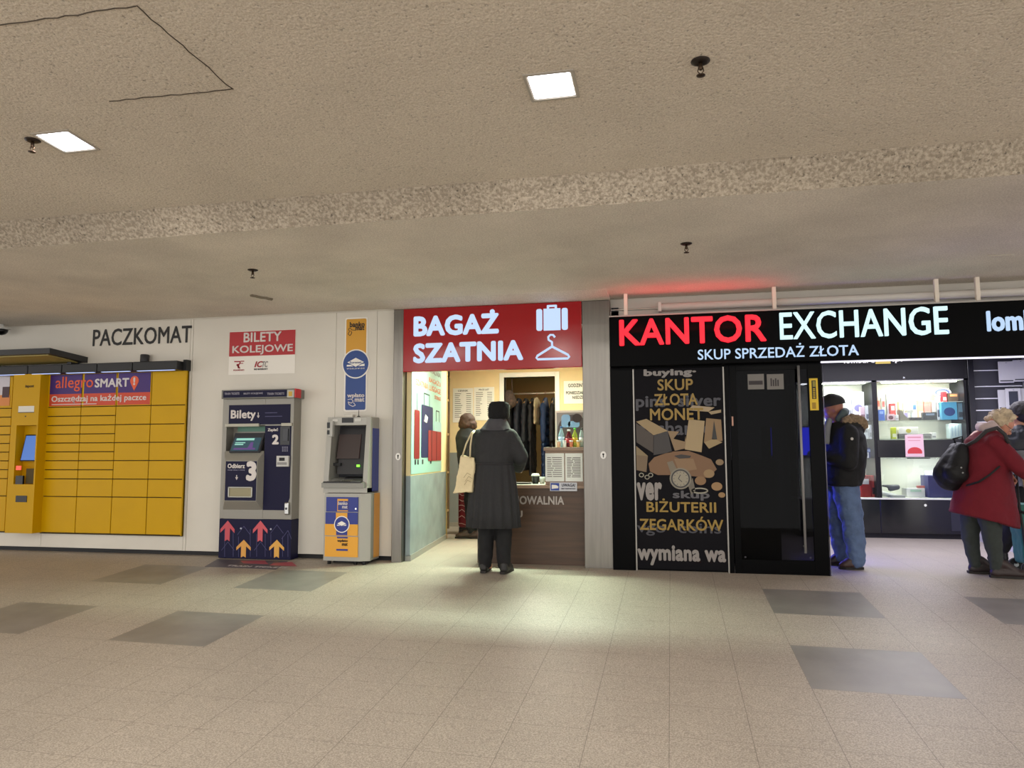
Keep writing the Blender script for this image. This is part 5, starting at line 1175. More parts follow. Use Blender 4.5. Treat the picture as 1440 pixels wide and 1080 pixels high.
# bottom compartment
def lump(pts, col, nm, lab, cat, vox=.012):
    c0 = pts[0][0]; t = thing(nm, lab, cat, (c0.x, c0.y, ZS[4])); mb = MB(); mb.chain(pts); o = mb.obj('body', M(col, .5), t); blob(o, vox, 4); return t
YB_ = SHY+.15
lump([(L3(1241, 694, YB_), .035), (L3(1248, 695.5, YB_), .03), (L3(1262, 697, YB_), .02)], '#d8d8d8', 'plastic_bag', 'crumpled white plastic bag in the lower showcase', 'bag')
lump([(L3(1252, 688, YB_+.05), .03), (L3(1262, 685, YB_+.05), .036), (L3(1241, 683, YB_+.05), .015)], '#5c5c62', 'hair_dryer', 'grey hair dryer lying in the lower showcase', 'hair dryer')
good(1247, 1268, 3, 4, '#b8b8b8', 'flat pale grey case at the front of the lower showcase', y=.05, d=.12)
good(1270, 1296, 11, 4, '#d3d3d2', 'wide white box lying in the lower showcase', y=.2, d=.2, band=('top', '#9fc4ae'))
good(1286, 1296, 3, 4, '#b9392e', 'flat red packet on the wide white box', y=.12, above=.118, d=.06)
good(1301, 1340, 27, 4, '#26286e', 'large blue box in the lower showcase behind the backpack', y=.1, d=.3)
good(1297, 1311, 5, 4, '#e2e2e0', 'white card standing on the large blue box', y=.2, above=.28, d=.03)
# left showcase
LS = [(1160, 1170, 26, 1, '#dcdae2', 'white packet at the far left beside the man cap', ('top', '#8d8aa0')),
 (1192, 1199, 33, 1, '#dcdde2', 'narrow white packet behind the fur hood', ('bar', '#8c8c98')), (1200, 1217, 38, 1, '#d9d6e4', 'big lilac-white box with a violet star in the left showcase', ('disc', '#6f6aa0')),
 (1218, 1226, 20, 1, '#c6c9da', 'grey and blue packet at the right end of the left showcase', ('bar', '#5a5f82')), (1211, 1217.5, 18, 1, '#d8b6c4', 'pink packet with a grey mark in the left showcase', ('bar', '#8a5a70')),
 (1214, 1221, 14, 2, '#dadbd6', 'short white packet on the second shelf of the left showcase', ('top', '#a6a79f')), (1222, 1227, 18, 2, '#e2e2de', 'white packet at the right of the second shelf of the left showcase', ('bar', '#b9bab2')),
 (1213, 1227, 13, 3, '#27357e', 'dark blue box with light labels beside the divider', ('top', '#9fb0e0')), (1211, 1220, 7, 3, '#e6e6ec', 'white low box before the dark blue box', None)]
for k, (a, b, h, s_, c, l, bd) in enumerate(LS): good(a, b, h, s_, c, l, band=bd, y=.1 if h < 20 and s_ != 3 else (.22 if s_ != 3 or h > 10 else .08))
rb1 = good(1206, 1221, 27, 4, '#a11e22', 'large red box with a white label in the lower left showcase', y=.1, d=.25, band=('top', '#e2dcd8'))
good(1221.5, 1227, 27, 4, '#b93a34', 'tall red box with a dark window beside the large red box', y=.1, d=.25, band=('bar', '#3a1518'))
# post between showcase and slatwall
mb = MB(); mb.box(PX(1363, 600, SHY), PX(1371.5, 600, SHY), SHY-.06, SHY+.5, 0, 2.32, .004); struct(mb.obj('trim_7', M('#0d0d10', .25, coat=.4)))
# slatwall with phone cases
sw_ = thing('slatwall_panel', 'dark slatted display panel with pale grooves behind the woman in red', 'display panel', (PX(1410, 750, SHY), SHY+.1, 0))
wx0, wx1 = PX(1371.8, 600, SHY), 4.28
mb = MB(); mb.box(wx0, wx1, SHY+.06, SHY+.1, 0, 2.32); mb.obj('backing', M('#cfcfd2', .4), sw_)
zz = [PZ(1395, y, SHY+.05) for y in (500, 521.5, 544, 561, 577.5, 594, 611, 628, 646, 664, 682, 700)]
for b in zz[1:]:
    mb = MB(); mb.box(wx0, wx1, SHY+.028, SHY+.05, b-.001, b+.011); mb.obj('groove_insert', M('#eeeef0', .35), sw_)
for a, b in zip(zz, zz[1:]):
    mb = MB(); mb.box(wx0, wx1, SHY+.03, SHY+.06, b+.012, a-.003, .003); mb.obj('slat', M('#39393f', .5), sw_)
mb = MB(); mb.box(wx0, wx1, SHY+.03, SHY+.06, 0, zz[-1]-.003); mb.obj('lower_board', M('#2c2c33', .5), sw_)
def case_(px_, yt, h, lab, dark=0, dy=0.0):
    Y = SHY-.02-dy; x = PX(px_, 540, Y); z1 = PZ(px_, yt, Y); w_ = .085
    t = thing('phone_case_pack', lab, 'phone case', (x, Y, z1-h), 'phone cases hanging on the slatted panel')
    mb = MB(); mb.box(x-w_, x+w_, Y, Y+.012, z1-h, z1, .006); mb.obj('pack', M('#d9d8d6', .4), t)
    if dark: mb = MB(); mb.box(x-w_*.6, x+w_*.6, Y-.003, Y, z1-h*.85, z1-h*.15, .006); mb.obj('case', M('#3b3f4a', .4), t)
    else: mb = MB(); mb.box(x-w_*.85, x+w_*.85, Y-.003, Y, z1-h*.93, z1-h*.88); mb.obj('hanger_bar', M('#4a4a4c', .4), t)
    mb = MB(); mb.tube([(x, SHY+.03, z1-.02), (x, Y-.02, z1-.02)], .004, 6); mb.obj('hook', CHROME, t)
case_(1416, 508, .27, 'white phone case pack hanging highest, left of its row'); case_(1437, 506, .27, 'white phone case pack hanging highest at the photo edge')
case_(1413, 548, .25, 'pale phone case pack at the left of the second row', 0, -.01); case_(1424, 546, .25, 'phone case pack with a dark case in the second row', 1, .03); case_(1440, 546, .25, 'pale phone case pack in the second row at the photo edge', 0, .0)
# white counter at the right
wc = thing('white_counter', 'white counter behind the legs of the woman in red', 'counter', (3.98, 2.3, 0))
mb = MB(); mb.prism([(3.56, 1.5), (4.28, 1.5), (4.28, 3.0), (3.63, 3.0)], 'z', .0, .85); mb.obj('body', M('#d4d2da', .5), wc)
mb = MB(); mb.box(3.52, 4.28, 1.45, 3.02, .85, .89); mb.obj('top', M('#2a2a30', .4), wc)
# counter and blue screen in front of the man, seen through the door glass
kc_ = thing('exchange_counter', 'black counter with glass screen behind the sliding door', 'counter', (.85, .7, 0))
mb = MB(); mb.box(.30, 1.02, .45, 1.1, 0, .98, .01); mb.obj('body', M('#141418', .3), kc_)
mb = MB(); mb.box(.27, 1.05, .42, 1.13, .98, 1.01, .004); mb.obj('top', M('#2a2a2f', .3), kc_)
mn = thing('blue_screen', 'blue glowing screen seen through the sliding door glass', 'screen', (.98, .55, 1.01))
mb = MB(); mb.box(.90, .95, .38, .78, 1.03, 1.34, .005); mb.obj('housing', MBLACK, mn)
mb = MB(); mb.box(.951, .954, .40, .76, 1.05, 1.32); mb.obj('display', E('#2233ff', 8), mn)
a0_, a1_ = PX(1126, 620, .36), PX(1141, 620, .36); mb = MB(); mb.box(a0_, a1_, .36, .365, PZ(1133, 640, .36), PZ(1133, 601, .36)); mb.obj('side_display', E('#2a36ff', 9), mn)
mb = MB(); mb.box(a0_-.01, a1_+.01, .366, .38, 1.02, PZ(1133, 599, .36)); mb.obj('side_housing', MBLACK, mn)
mb = MB(); mb.box(.9, 1.0, .45, .7, 1.011, 1.03); mb.obj('foot', MBLACK, mn)
tr_ = thing('tissue_tray', 'small pale trays seen through the sliding door glass', 'tray', (1.0, .3, 1.3))
bpy.data.objects.remove(tr_)

# ================================================================== PEOPLE
SKIN = M('#b98469', .55, var=.06, vscale=20, key='skin')
def V3(*a): return Vector(a)
def head(mb, c, f, s=1.0):
    f = f.normalized(); side = f.cross(V3(0, 0, 1)).normalized(); u = side.cross(f).normalized()
    mb.ball(c, .086*s, 3); mb.ball(c-f*.022*s+u*.012*s, .086*s, 3); mb.ball(c+f*.02*s+u*.02*s, .078*s, 3)
    mb.chain([(c+f*.03*s-u*.05*s, .056*s), (c+f*.055*s-u*.092*s, .03*s)])
    for q in (-1, 1):
        mb.ball(c+f*.048*s-u*.035*s+side*q*.034*s, .034*s, 2); mb.ball(c-f*.008*s-u*.02*s+side*q*.084*s, .022*s, 2, (1, .6, 1.2))
        mb.ball(c+f*.072*s+u*.018*s+side*q*.03*s, .018*s, 2)
    mb.chain([(c+f*.088*s+u*.004*s, .011*s), (c+f*.108*s-u*.03*s, .014*s)]); mb.ball(c+f*.098*s-u*.032*s+side*.01*s, .01*s); mb.ball(c+f*.098*s-u*.032*s-side*.01*s, .01*s)
    mb.chain([(c+f*.082*s-u*.06*s+side*.018*s, .009*s), (c+f*.09*s-u*.059*s, .011*s), (c+f*.082*s-u*.06*s-side*.018*s, .009*s)])
    return f, side, u
def eyes(par, c, f, s=1.0):
    f = f.normalized(); side = f.cross(V3(0, 0, 1)).normalized(); u = side.cross(f).normalized()
    for q in (-1, 1):
        mb = MB(); mb.ball(c+f*.078*s+u*.0*s+side*q*.031*s, .0125*s, 2); e_ = mb.obj('eye', M('#d9d4cc', .3), par)
        mb = MB(); mb.ball(c+f*.0865*s+u*.0*s+side*q*.031*s, .006*s, 2); mb.obj('iris', M('#2a2622', .2), e_)
def hand(mb, p, d, th, s=1.0, curl=.5):      # p wrist, d fingers, th towards the thumb
    d = d.normalized(); th = (th-d*th.dot(d)).normalized(); n = d.cross(th).normalized()
    for k in (-.028, -.01, .01, .028): mb.chain([(p+th*k*.6*s, .016*s), (p+d*.085*s+th*k*s, .0125*s)])
    for k, L in ((-.03, .058), (-.01, .072), (.011, .078), (.031, .07)):
        a = p+d*.085*s+th*k*s; e1 = (d*math.cos(curl)+n*math.sin(curl)); e2 = (d*math.cos(2*curl)+n*math.sin(2*curl)); e3 = (d*math.cos(2.8*curl)+n*math.sin(2.8*curl))
        b = a+e1*L*.45*s; c = b+e2*L*.32*s; mb.chain([(a, .0095*s), (b, .0088*s), (c, .0082*s), (c+e3*L*.25*s, .007*s)])
    a = p+d*.02*s+th*.03*s; b = a+(d*.5+th*.7+n*.3).normalized()*.038*s; mb.chain([(a, .014*s), (b, .0105*s), (b+(d*.8+n*.4).normalized()*.03*s, .0085*s)])
def shoe(name, heel, toe, par, col, w=.042, h=.07, high=0.0):
    heel, toe = Vector(heel), Vector(toe); d = (toe-heel); L = d.length; d.normalize()
    g = min(heel.z, toe.z)
    mb = MB(); mb.chain([(heel+V3(0, 0, .042), w), (heel+d*L*.35+V3(0, 0, .045), w), (heel+d*L*.7+V3(0, 0, .038), w*.95), (toe-d*.03+V3(0, 0, .032), w*.7)])
    mb.chain([(heel+V3(0, 0, .042), w*.95), (heel+d*L*.12+V3(0, 0, h+high), w*.98)])
    mb.chain([(heel+V3(0, 0, .075+high), w*.98), (heel+d*L*.25+V3(0, 0, .085+high*.5), w*.95), (heel+d*L*.5+V3(0, 0, .06), w*.95)])
    o = mb.obj(name, M(col, .5, bump=.1, bscale=40), par); blob(o, .009, 4)
    for v in o.data.vertices: v.co.z = max(v.co.z, heel.z-ROOT[top(par).name].z+.012)
    side = d.cross(V3(0, 0, 1)); mb = MB()
    pts = [heel-d*.045+side*w*.6, heel-d*.045-side*w*.6, heel+d*L*.3-side*w*.95, heel+d*L*.7-side*w*1.1, toe-side*w*.5, toe+side*w*.5, heel+d*L*.7+side*w*1.1, heel+d*L*.3+side*w*.95]
    mb.hexa([p+V3(0, 0, .022) for p in pts], [p+V3(0, 0, .001) for p in pts]); mb.obj('sole', M('#17120f', .7), o)
    return o
def limb(name, joints, col, par, vox=.012, disp=.02, ds=.07, rough=.85, extra=None, sm=4):
    mb = MB()
    for j in joints: mb.chain(j)
    if extra: extra(mb)
    o = mb.obj(name, M(col, rough, bump=.25, bscale=180, var=.10, vscale=30) if not hasattr(col, 'name') else col, par); return blob(o, vox, sm, disp, ds)

# ---- woman in the grey coat, seen from behind at the counter
YA = -.42
def A(px, py, dy=0.0): return L3(px, py, YA, dy)
pa = thing('person', 'person in long dark grey coat and black hat at the counter, seen from behind', 'person', (A(695, 700).x, YA, fz(YA)))
ga = fz(YA)
mb = MB(); hc = A(701, 581, .02); fA, _, _ = head(mb, hc, V3(.15, 1, -.25))
mb.chain([(hc-V3(0, 0, .06), .055), (A(698, 606), .06)])
mb.chain([(A(697, 612), .12), (A(695, 632), .12), (A(694, 655), .11), (A(694, 672), .12)])
mb.chain([(A(676, 613), .06), (A(716, 613), .06)])
mb.chain([(A(715, 616), .045), (A(730, 642, .03), .038), (A(721, 658, .26), .028)]); hand(mb, A(722, 661, .27), V3(-.3, 1, -.25), V3(-1, 0, .2))
mb.chain([(A(675, 616), .045), (A(666, 641, .04), .038), (A(674, 660, .26), .028)]); hand(mb, A(674, 663, .27), V3(.3, 1, -.25), V3(1, 0, .2))
for sx, kx in ((684, 684), (707, 708)):
    mb.chain([(A(sx+2, 680), .09), (A(kx, 730), .06), (V3(A(kx, 790).x, YA, ga+.09), .042), (V3(A(kx, 790).x, YA+.1, ga+.045), .035)])
ba = mb.obj('body', SKIN, pa); blob(ba, .009, 3)
eyes(pa, hc, fA)
shoe('shoe', (A(681, 795).x, YA-.02, ga), (A(679, 795).x, YA+.2, ga), pa, '#1c1a1a'); shoe('shoe', (A(710, 795).x, YA-.04, ga), (A(714, 795).x, YA+.17, ga), pa, '#1c1a1a')
limb('trousers', [[(A(688, 690), .11), (A(684, 735), .082), (V3(A(682, 790).x, YA, ga+.11), .066), (V3(A(682, 790).x, YA+.01, ga+.075), .062)], [(A(704, 690), .11), (A(708, 735), .082), (V3(A(709, 790).x, YA-.01, ga+.11), .066), (V3(A(709, 790).x, YA, ga+.075), .062)]], '#0d0d10', pa)
GC = M('#2a2a2c', .9, bump=.35, bscale=220, var=.08, vscale=40, key='grey_wool')
def ztop(mb):
    c = lambda px, py, rx_, ry_, f=0: (A(px, py).x, YA, A(px, py).z, rx_, ry_, f)
    mb.rings([c(694, 657, .175, .13), c(694, 645, .19, .14), c(695, 628, .20, .145), c(695, 615, .205, .14), c(696, 607, .165, .12), c(697, 601, .10, .09)], 32)
limb('coat', [[(A(674, 613), .07), (A(665, 640, .03), .068), (A(672, 659, .27), .056)], [(A(717, 613), .075), (A(731.5, 642, .02), .074), (A(721, 658, .27), .056)]], GC, pa, .011, .018, .08, extra=ztop)
mb = MB(); R_ = []
for py, px, rx_, ry_, f in ((650, 694, .183, .137, 0), (655, 694, .190, .142, .02), (668, 694, .205, .155, .03), (690, 694, .222, .17, .042), (715, 694, .236, .185, .054), (741, 694, .248, .195, .064)):
    R_.append((A(px, py).x, YA, A(px, py).z, rx_, ry_, f))
mb.rings(R_, 120, 17); mb.obj('coat_skirt', GC, pa, smooth=True)
mb = MB(); z_ = A(694, 652).z; mb.rings([(A(694, 652).x, YA, z_-.008, .192, .146), (A(694, 652).x, YA, z_+.008, .192, .146)], 40); mb.obj('waist_seam', M('#27272a', .9), pa, smooth=True)
mb = MB(); mb.rings([(A(697, 604).x, YA-.01, A(697, 604).z, .150, .125, 0, 0, .12), (A(698, 599).x, YA-.0, A(698, 599).z, .125, .105, 0, 0, .15), (A(699, 590).x, YA+.01, A(699, 590).z, .088, .085, 0, 0, .1), (A(699, 588).x, YA+.01, A(699, 588).z, .078, .075)], 32)
o = mb.obj('collar', M('#454448', .9, bump=.35, bscale=220), pa); blob(o, .009, 3, .01)
mb = MB(); x_, z_ = hc.x, hc.z
mb.rings([(x_, hc.y-.005, z_-.055, .096, .105), (x_, hc.y-.005, z_-.02, .103, .112), (x_+.002, hc.y, z_+.04, .104, .110), (x_+.002, hc.y, z_+.085, .096, .10), (x_, hc.y, z_+.108, .07, .072), (x_, hc.y, z_+.114, .03, .03)], 32)
o = mb.obj('hat', M('#0a0a0c', .95, bump=.4, bscale=90), pa); blob(o, .01, 3, .012, .04)
mb = MB(); mb.ball(hc-V3(0, .03, .06), .07, 2, (1, .8, .8)); o = mb.obj('hair', M('#2a211c', .8), pa); blob(o, .01, 2, .012, .03)
# tote bag on her shoulder
tb = thing('tote_bag', 'cream cotton tote bag hanging from the shoulder of the person in grey', 'bag', (A(657, 690).x, YA-.1, A(657, 692).z))
q = [A(653, 640, -.10), A(672, 643, -.10), A(670, 692, -.12), A(644, 692, -.12)]
cen = (q[0]+q[1]+q[2]+q[3])/4
mb = MB(); mb.hexa([p+V3(0, -.035 if i > 1 else -.018, 0) for i, p in enumerate(q)], [p+V3(0, .035 if i > 1 else .018, 0) for i, p in enumerate(q)]); o = mb.obj('bag_body', M('#d9c9a2', .85, bump=.3, bscale=60, var=.06, vscale=12), tb)
blob(o, .009, 4, .03, .09)
mb = MB(); mb.tube([A(655, 642, -.12), A(661, 625, -.14), A(667.5, 609, -.11), A(668, 606, -.03)], .008, 8); mb.obj('strap', M('#cdbd98', .85), tb)
mb = MB(); mb.tube([A(666, 644, -.13), A(667.5, 628, -.155), A(668.5, 611, -.12), A(669, 606, -.03)], .008, 8); mb.obj('strap', M('#cdbd98', .85), tb)
mb = MB(); Ft = Fr((0, YA-.175, 0), (1, 0, 0), (0, 0, 1))
for a, b, c in ((652, 672, 662), (654, 677, 664), (653, 682, 662)): pstroke(mb, Ft, [(a, b), ((a+c)/2, b-7), (c, b-4)], .004, h=0)
bpy.context.view_layer.update()
mb.obj('scribble_print', M('#a08f70', .8), tb)

# ---- second customer, brown hair, bending over a case
YD = 2.1
def D(px, py, dy=0.0): return L3(px, py, YD, dy)
pd = thing('person', 'person with short brown hair and dark jacket bending over, behind the woman in grey', 'person', (D(660, 700).x, YD, 0))
mb = MB(); hd_ = D(657, 594, .02); fD, _, _ = head(mb, hd_, V3(-.2, 1, -.7), 1.0)
mb.chain([(hd_-V3(0, 0, .06), .055), (D(658, 606), .06)]); mb.chain([(D(659, 612), .11), (D(662, 640), .12), (D(666, 670), .13)])
mb.chain([(D(650, 612), .05), (D(648, 640, .05), .042), (D(650, 665, .2), .03)]); hand(mb, D(650, 666, .2), V3(0, .3, -1), V3(1, 0, 0))
mb.chain([(D(668, 612), .05), (D(676, 640, .05), .042), (D(672, 665, .2), .03)]); hand(mb, D(672, 666, .2), V3(0, .3, -1), V3(-1, 0, 0))
for kx in (663, 677): mb.chain([(D(kx, 675), .09), (D(kx, 715), .06), (V3(D(kx, 745).x, YD, .08), .042), (V3(D(kx, 745).x-.08, YD+.02, .045), .032)])
bo = mb.obj('body', SKIN, pd); blob(bo, .011, 3); eyes(pd, hd_, fD)
def jk(mb):
    c = lambda px, py, rx_, ry_: (D(px, py).x, YD, D(px, py).z, rx_, ry_, 0)
    mb.rings([c(668, 690, .17, .16), c(664, 665, .17, .16), c(660, 635, .165, .15), c(658, 615, .165, .14), c(657, 606, .12, .11), c(657, 601, .08, .08)], 28)
limb('jacket', [[(D(650, 611), .06), (D(648, 640, .05), .058), (D(650, 664, .2), .045)], [(D(668, 611), .06), (D(676, 640, .05), .058), (D(672, 664, .2), .045)]], '#1b2428', pd, extra=jk)
limb('trousers', [[(D(663, 680), .11), (D(662, 715), .08), (V3(D(662, 740).x, YD, .1), .06)], [(D(677, 680), .11), (D(677, 715), .08), (V3(D(677, 740).x, YD, .1), .06)]], '#101113', pd)
shoe('shoe', (D(662, 750).x+.03, YD, 0), (D(662, 750).x-.2, YD-.03, 0), pd, '#3a2a20'); shoe('shoe', (D(677, 750).x+.03, YD, 0), (D(677, 750).x-.18, YD-.03, 0), pd, '#3a2a20')
mb = MB(); mb.ball(hd_+V3(0, -.01, .02), .105, 3); mb.ball(hd_+V3(-.035, -.02, -.03), .085, 3); mb.ball(hd_+V3(.045, -.02, -.035), .085, 3); mb.ball(hd_+V3(0, -.05, -.03), .08, 3)
o = mb.obj('hair', M('#38271c', .7, bump=.6, bscale=60, stretch=(4, 4, .6), var=.3, vscale=20), pd); blob(o, .011, 3, .02, .03)

# ---- man in the parka
YB2 = .38
def B(px, py, dy=0.0): return L3(px, py, YB2, dy)
pb = thing('person', 'person in dark fur-hooded parka, beanie and blue jeans half behind the sliding door', 'person', (B(1192, 790).x, YB2, 0))
mb = MB(); hb_ = B(1169.5, 574); fB, sB, uB = head(mb, hb_, V3(-1, -.05, -.22))
mb.chain([(hb_+V3(.02, 0, -.06), .058), (B(1181, 600), .065)]); mb.chain([(B(1186, 612), .13), (B(1187, 640), .13), (B(1186, 672), .12)])
mb.chain([(B(1184, 612, -.13), .045), (B(1184, 612, .13), .045)])
mb.chain([(B(1187, 614, -.16), .04), (B(1184, 650, -.24), .045), (B(1154, 640, -.14), .03)]); hand(mb, B(1153, 640, -.14), V3(-1, .1, .1), V3(0, .3, 1))
mb.chain([(B(1187, 614, .16), .04), (B(1184, 650, .22), .045), (B(1154, 634, .1), .03)]); hand(mb, B(1153, 634, .1), V3(-1, -.1, .1), V3(0, -.3, 1))
mb.chain([(B(1188, 685, -.09), .1), (B(1196, 738, -.1), .065), (V3(B(1199, 785).x, YB2-.1, .09), .045), (V3(B(1185, 785).x, YB2-.1, .045), .035)])
mb.chain([(B(1182, 685, .09), .1), (B(1182, 738, .1), .065), (V3(B(1190, 783).x, YB2+.12, .09), .045), (V3(B(1178, 783).x, YB2+.12, .045), .035)])
o = mb.obj('body', M('#a06a55', .55, key='skin_b'), pb); blob(o, .009, 3); eyes(pb, hb_, fB)
mb = MB(); mb.ball(hb_+uB*.045-fB*.012, .096, 3); mb.ball(hb_+uB*.035-fB*.05, .085, 3); mb.ball(hb_+uB*.05+fB*.03, .08, 3)
o = mb.obj('beanie', M('#2a2928', .9, bump=.4, bscale=80), pb)
blob(o, .009, 3)
for v in o.data.vertices:      # brim line
    w = v.co+ROOT[pb.name]-hb_
    if w.dot(uB) < .02: v.co += uB*(.02-w.dot(uB))
def pk(mb):
    c = lambda px, py, rx_, ry_, f=0: (B(px, py).x, YB2, B(px, py).z, rx_, ry_, f)
    mb.rings([c(1183, 683, .17, .22, .02), c(1185, 670, .19, .235, .01), c(1187, 640, .20, .24), c(1187, 615, .185, .235), c(1186, 602, .155, .21), c(1184, 594, .11, .13)], 32)
limb('parka', [[(B(1187, 610, -.2), .085), (B(1186, 650, -.25), .075), (B(1158, 642, -.15), .055)], [(B(1187, 610, .2), .085), (B(1186, 650, .23), .075), (B(1158, 636, .1), .055)]], '#0b0b0d', pb, .012, .02, .09, extra=pk)
mb = MB(); mb.tube([B(1165, 590, -.05), B(1160, 602, -.1), B(1158.5, 625, -.12)], [.03, .035, .03], 10); o = mb.obj('zip_facing', M('#8e9091', .8), pb); blob(o, .009, 2)
mb = MB(); mb.chain([(B(1176, 590, -.09), .032), (B(1184, 581, -.06), .04), (B(1188, 579, .0), .042), (B(1184, 581, .06), .04)]); o = mb.obj('collar', M('#4f5c5e', .85), pb); blob(o, .01, 3, .01)
mb = MB(); mb.chain([(B(1184, 592, -.15), .035), (B(1197, 590, -.1), .05), (B(1208, 594, -.05), .058), (B(1211, 599, 0), .06), (B(1208, 594, .05), .058), (B(1197, 590, .12), .05)])
o = mb.obj('fur_trim', M('#8a755c', .95, bump=1.0, bscale=70, var=.35, vscale=40), pb); blob(o, .008, 1, .05, .018)
mb = MB(); mb.chain([(B(1186, 600, -.12), .06), (B(1199, 600, -.06), .075), (B(1204, 604, 0), .08), (B(1199, 600, .08), .075)]); o = mb.obj('hood', M('#17150f', .8), pb); blob(o, .011, 4)
mb = MB(); c_ = B(1187, 618, -.0); mb.lathe([(.012, 0), (.013, .004), (.003, .006)], (c_.x, YB2-.325, c_.z), 'y'); mb.obj('badge', M('#b9b4ae', .4), pb)
JN = M('#56698a', .85, bump=.4, bscale=50, var=.16, vscale=14, key='denim')
limb('jeans', [[(B(1187, 678, -.07), .125), (B(1187, 690, -.08), .12), (B(1196, 738, -.10), .098), (B(1200, 768, -.1), .088), (V3(B(1201, 785).x, YB2-.1, .085), .078), (V3(B(1199, 785).x, YB2-.1, .07), .07)], [(B(1184, 678, .07), .12), (B(1181, 690, .08), .115), (B(1180, 735, .1), .095), (V3(B(1189, 783).x, YB2+.12, .085), .072)]], JN, pb, .012, .035, .07)
shoe('shoe', (B(1203, 795).x, YB2-.1, 0), (B(1176, 795).x, YB2-.11, 0), pb, '#3a231c', .045); shoe('shoe', (B(1190, 795).x, YB2+.12, 0), (B(1166, 795).x, YB2+.13, 0), pb, '#2a1a16', .045)

# ---- woman in the red coat
YC2 = .10
def R(px, py, dy=0.0): return L3(px, py, YC2, dy)
pc = thing('person', 'person with curly fair hair in a red coat bending forward over a teal trolley bag', 'person', (R(1390, 790).x, YC2, 0))
mb = MB(); hr_ = R(1407, 596); fR, sR, uR = head(mb, hr_, V3(.8, -.06, -.62), 1.0)
mb.chain([(hr_-uR*.06-fR*.02, .055), (R(1390, 612), .065)]); mb.chain([(R(1382, 622), .12), (R(1380, 655), .13), (R(1376, 695), .13)])
mb.chain([(R(1386, 620, -.14), .06), (R(1386, 620, .14), .06)])
mb.chain([(R(1390, 624, -.17), .05), (R(1413, 655, -.24), .042), (R(1441, 674, -.2), .03)]); hand(mb, R(1441, 674, -.2), V3(1, 0, -.4), V3(0, .3, 1))
mb.chain([(R(1390, 624, .17), .05), (R(1405, 652, .2), .042), (R(1420, 668, .12), .03)]); hand(mb, R(1420, 668, .12), V3(.7, -.3, -.6), V3(0, -.6, .8), 1.0, .75)
mb.chain([(R(1382, 705, -.09), .095), (R(1388, 752, -.1), .062), (V3(R(1394, 790).x, YC2-.1, .1), .03), (V3(R(1404, 790).x, YC2-.11, .04), .022)])
mb.chain([(R(1374, 705, .09), .095), (R(1371, 752, .1), .062), (V3(R(1377, 785).x, YC2+.12, .1), .03), (V3(R(1386, 785).x, YC2+.12, .04), .022)])
o = mb.obj('body', M('#b97f66', .55, key='skin_c'), pc); blob(o, .009, 3); eyes(pc, hr_, fR)
# glasses
mb = MB()
for q in (-1, 1):
    cc = hr_+fR*.1+sR*q*.032; mb.tube([cc+(sR*math.cos(t_)*.024+uR*math.sin(t_)*.018) for t_ in [2*PI*k/14 for k in range(15)]], .0018, 6)
    mb.tube([cc+sR*q*.024, hr_-fR*.0+sR*q*.088], .0018, 6)
mb.tube([hr_+fR*.1+sR*.008, hr_+fR*.1-sR*.008], .0018, 6); mb.obj('glasses', M('#2a2420', .3), pc)
random.seed(3)
mb = MB()
for k in range(95):
    t_ = random.uniform(0, 2*PI); ph_ = random.uniform(-.5, 1.45); 
    dv = (sR*math.cos(t_)*math.cos(ph_)+(-fR)*math.sin(t_)*math.cos(ph_)+uR*math.sin(ph_))
    if dv.dot(fR) > .55 or (dv.dot(fR) > .25 and dv.dot(uR) < .35): continue
    mb.ball(hr_+uR*.018-fR*.01+dv*random.uniform(.082, .104), random.uniform(.018, .03), 2)
mb.ball(hr_+uR*.02-fR*.015, .092, 3)
o = mb.obj('hair', M('#b9a68a', .8, bump=.8, bscale=60, var=.3, vscale=25), pc); blob(o, .008, 2, .02, .02)
RC = M('#66081a', .9, bump=.25, bscale=140, var=.07, vscale=12, key='red_wool')
def rc(mb):
    c = lambda px, py, w, ry_, f=0, tx=0: (R(px, py).x, YC2, R(px, py).z, w, ry_, f, tx, 0)
    mb.rings([c(1383, 731, .262, .25, .02, -.27), c(1384, 712, .250, .245, .015, -.2), c(1385, 685, .215, .24, .01, -.1), c(1385, 655, .185, .235, 0, 0), c(1384, 632, .175, .22, 0, .1), c(1384, 616, .150, .18, 0, .1), c(1387, 606, .10, .12, 0, .1)], 36)
limb('coat', [[(R(1386, 622, -.17), .08), (R(1400, 638, -.22), .075), (R(1416, 657, -.24), .066), (R(1436, 671, -.2), .055)], [(R(1386, 622, .17), .08), (R(1404, 652, .2), .065), (R(1418, 666, .13), .05)]], RC, pc, .011, .022, .1, extra=rc)
mb = MB(); mb.chain([(R(1378, 603, -.06), .038), (R(1389, 598, -.09), .04), (R(1400, 608, -.085), .034), (R(1403, 620, -.05), .028)]); mb.chain([(R(1378, 603, -.06), .038), (R(1380, 600, .03), .04), (R(1390, 598, .09), .035)])
o = mb.obj('hood', M('#b7a3a0', .9, bump=.3, bscale=80), pc); blob(o, .01, 3, .015, .05)
limb('trousers', [[(R(1384, 712, -.09), .105), (R(1388, 750, -.1), .078), (V3(R(1394, 786).x, YC2-.1, .12), .055), (V3(R(1394, 786).x, YC2-.1, .08), .052)], [(R(1375, 712, .09), .105), (R(1370, 750, .1), .076), (V3(R(1377, 782).x, YC2+.12, .12), .054), (V3(R(1377, 782).x, YC2+.12, .08), .05)]], '#2e3431', pc)
shoe('shoe', (R(1393, 800).x, YC2-.1, 0), (R(1393, 800).x+.27, YC2-.13, 0), pc, '#2b1d1c', .046, .07, .06); shoe('shoe', (R(1376, 800).x, YC2+.12, 0), (R(1376, 800).x+.25, YC2+.12, 0), pc, '#221919', .044, .07, .06)
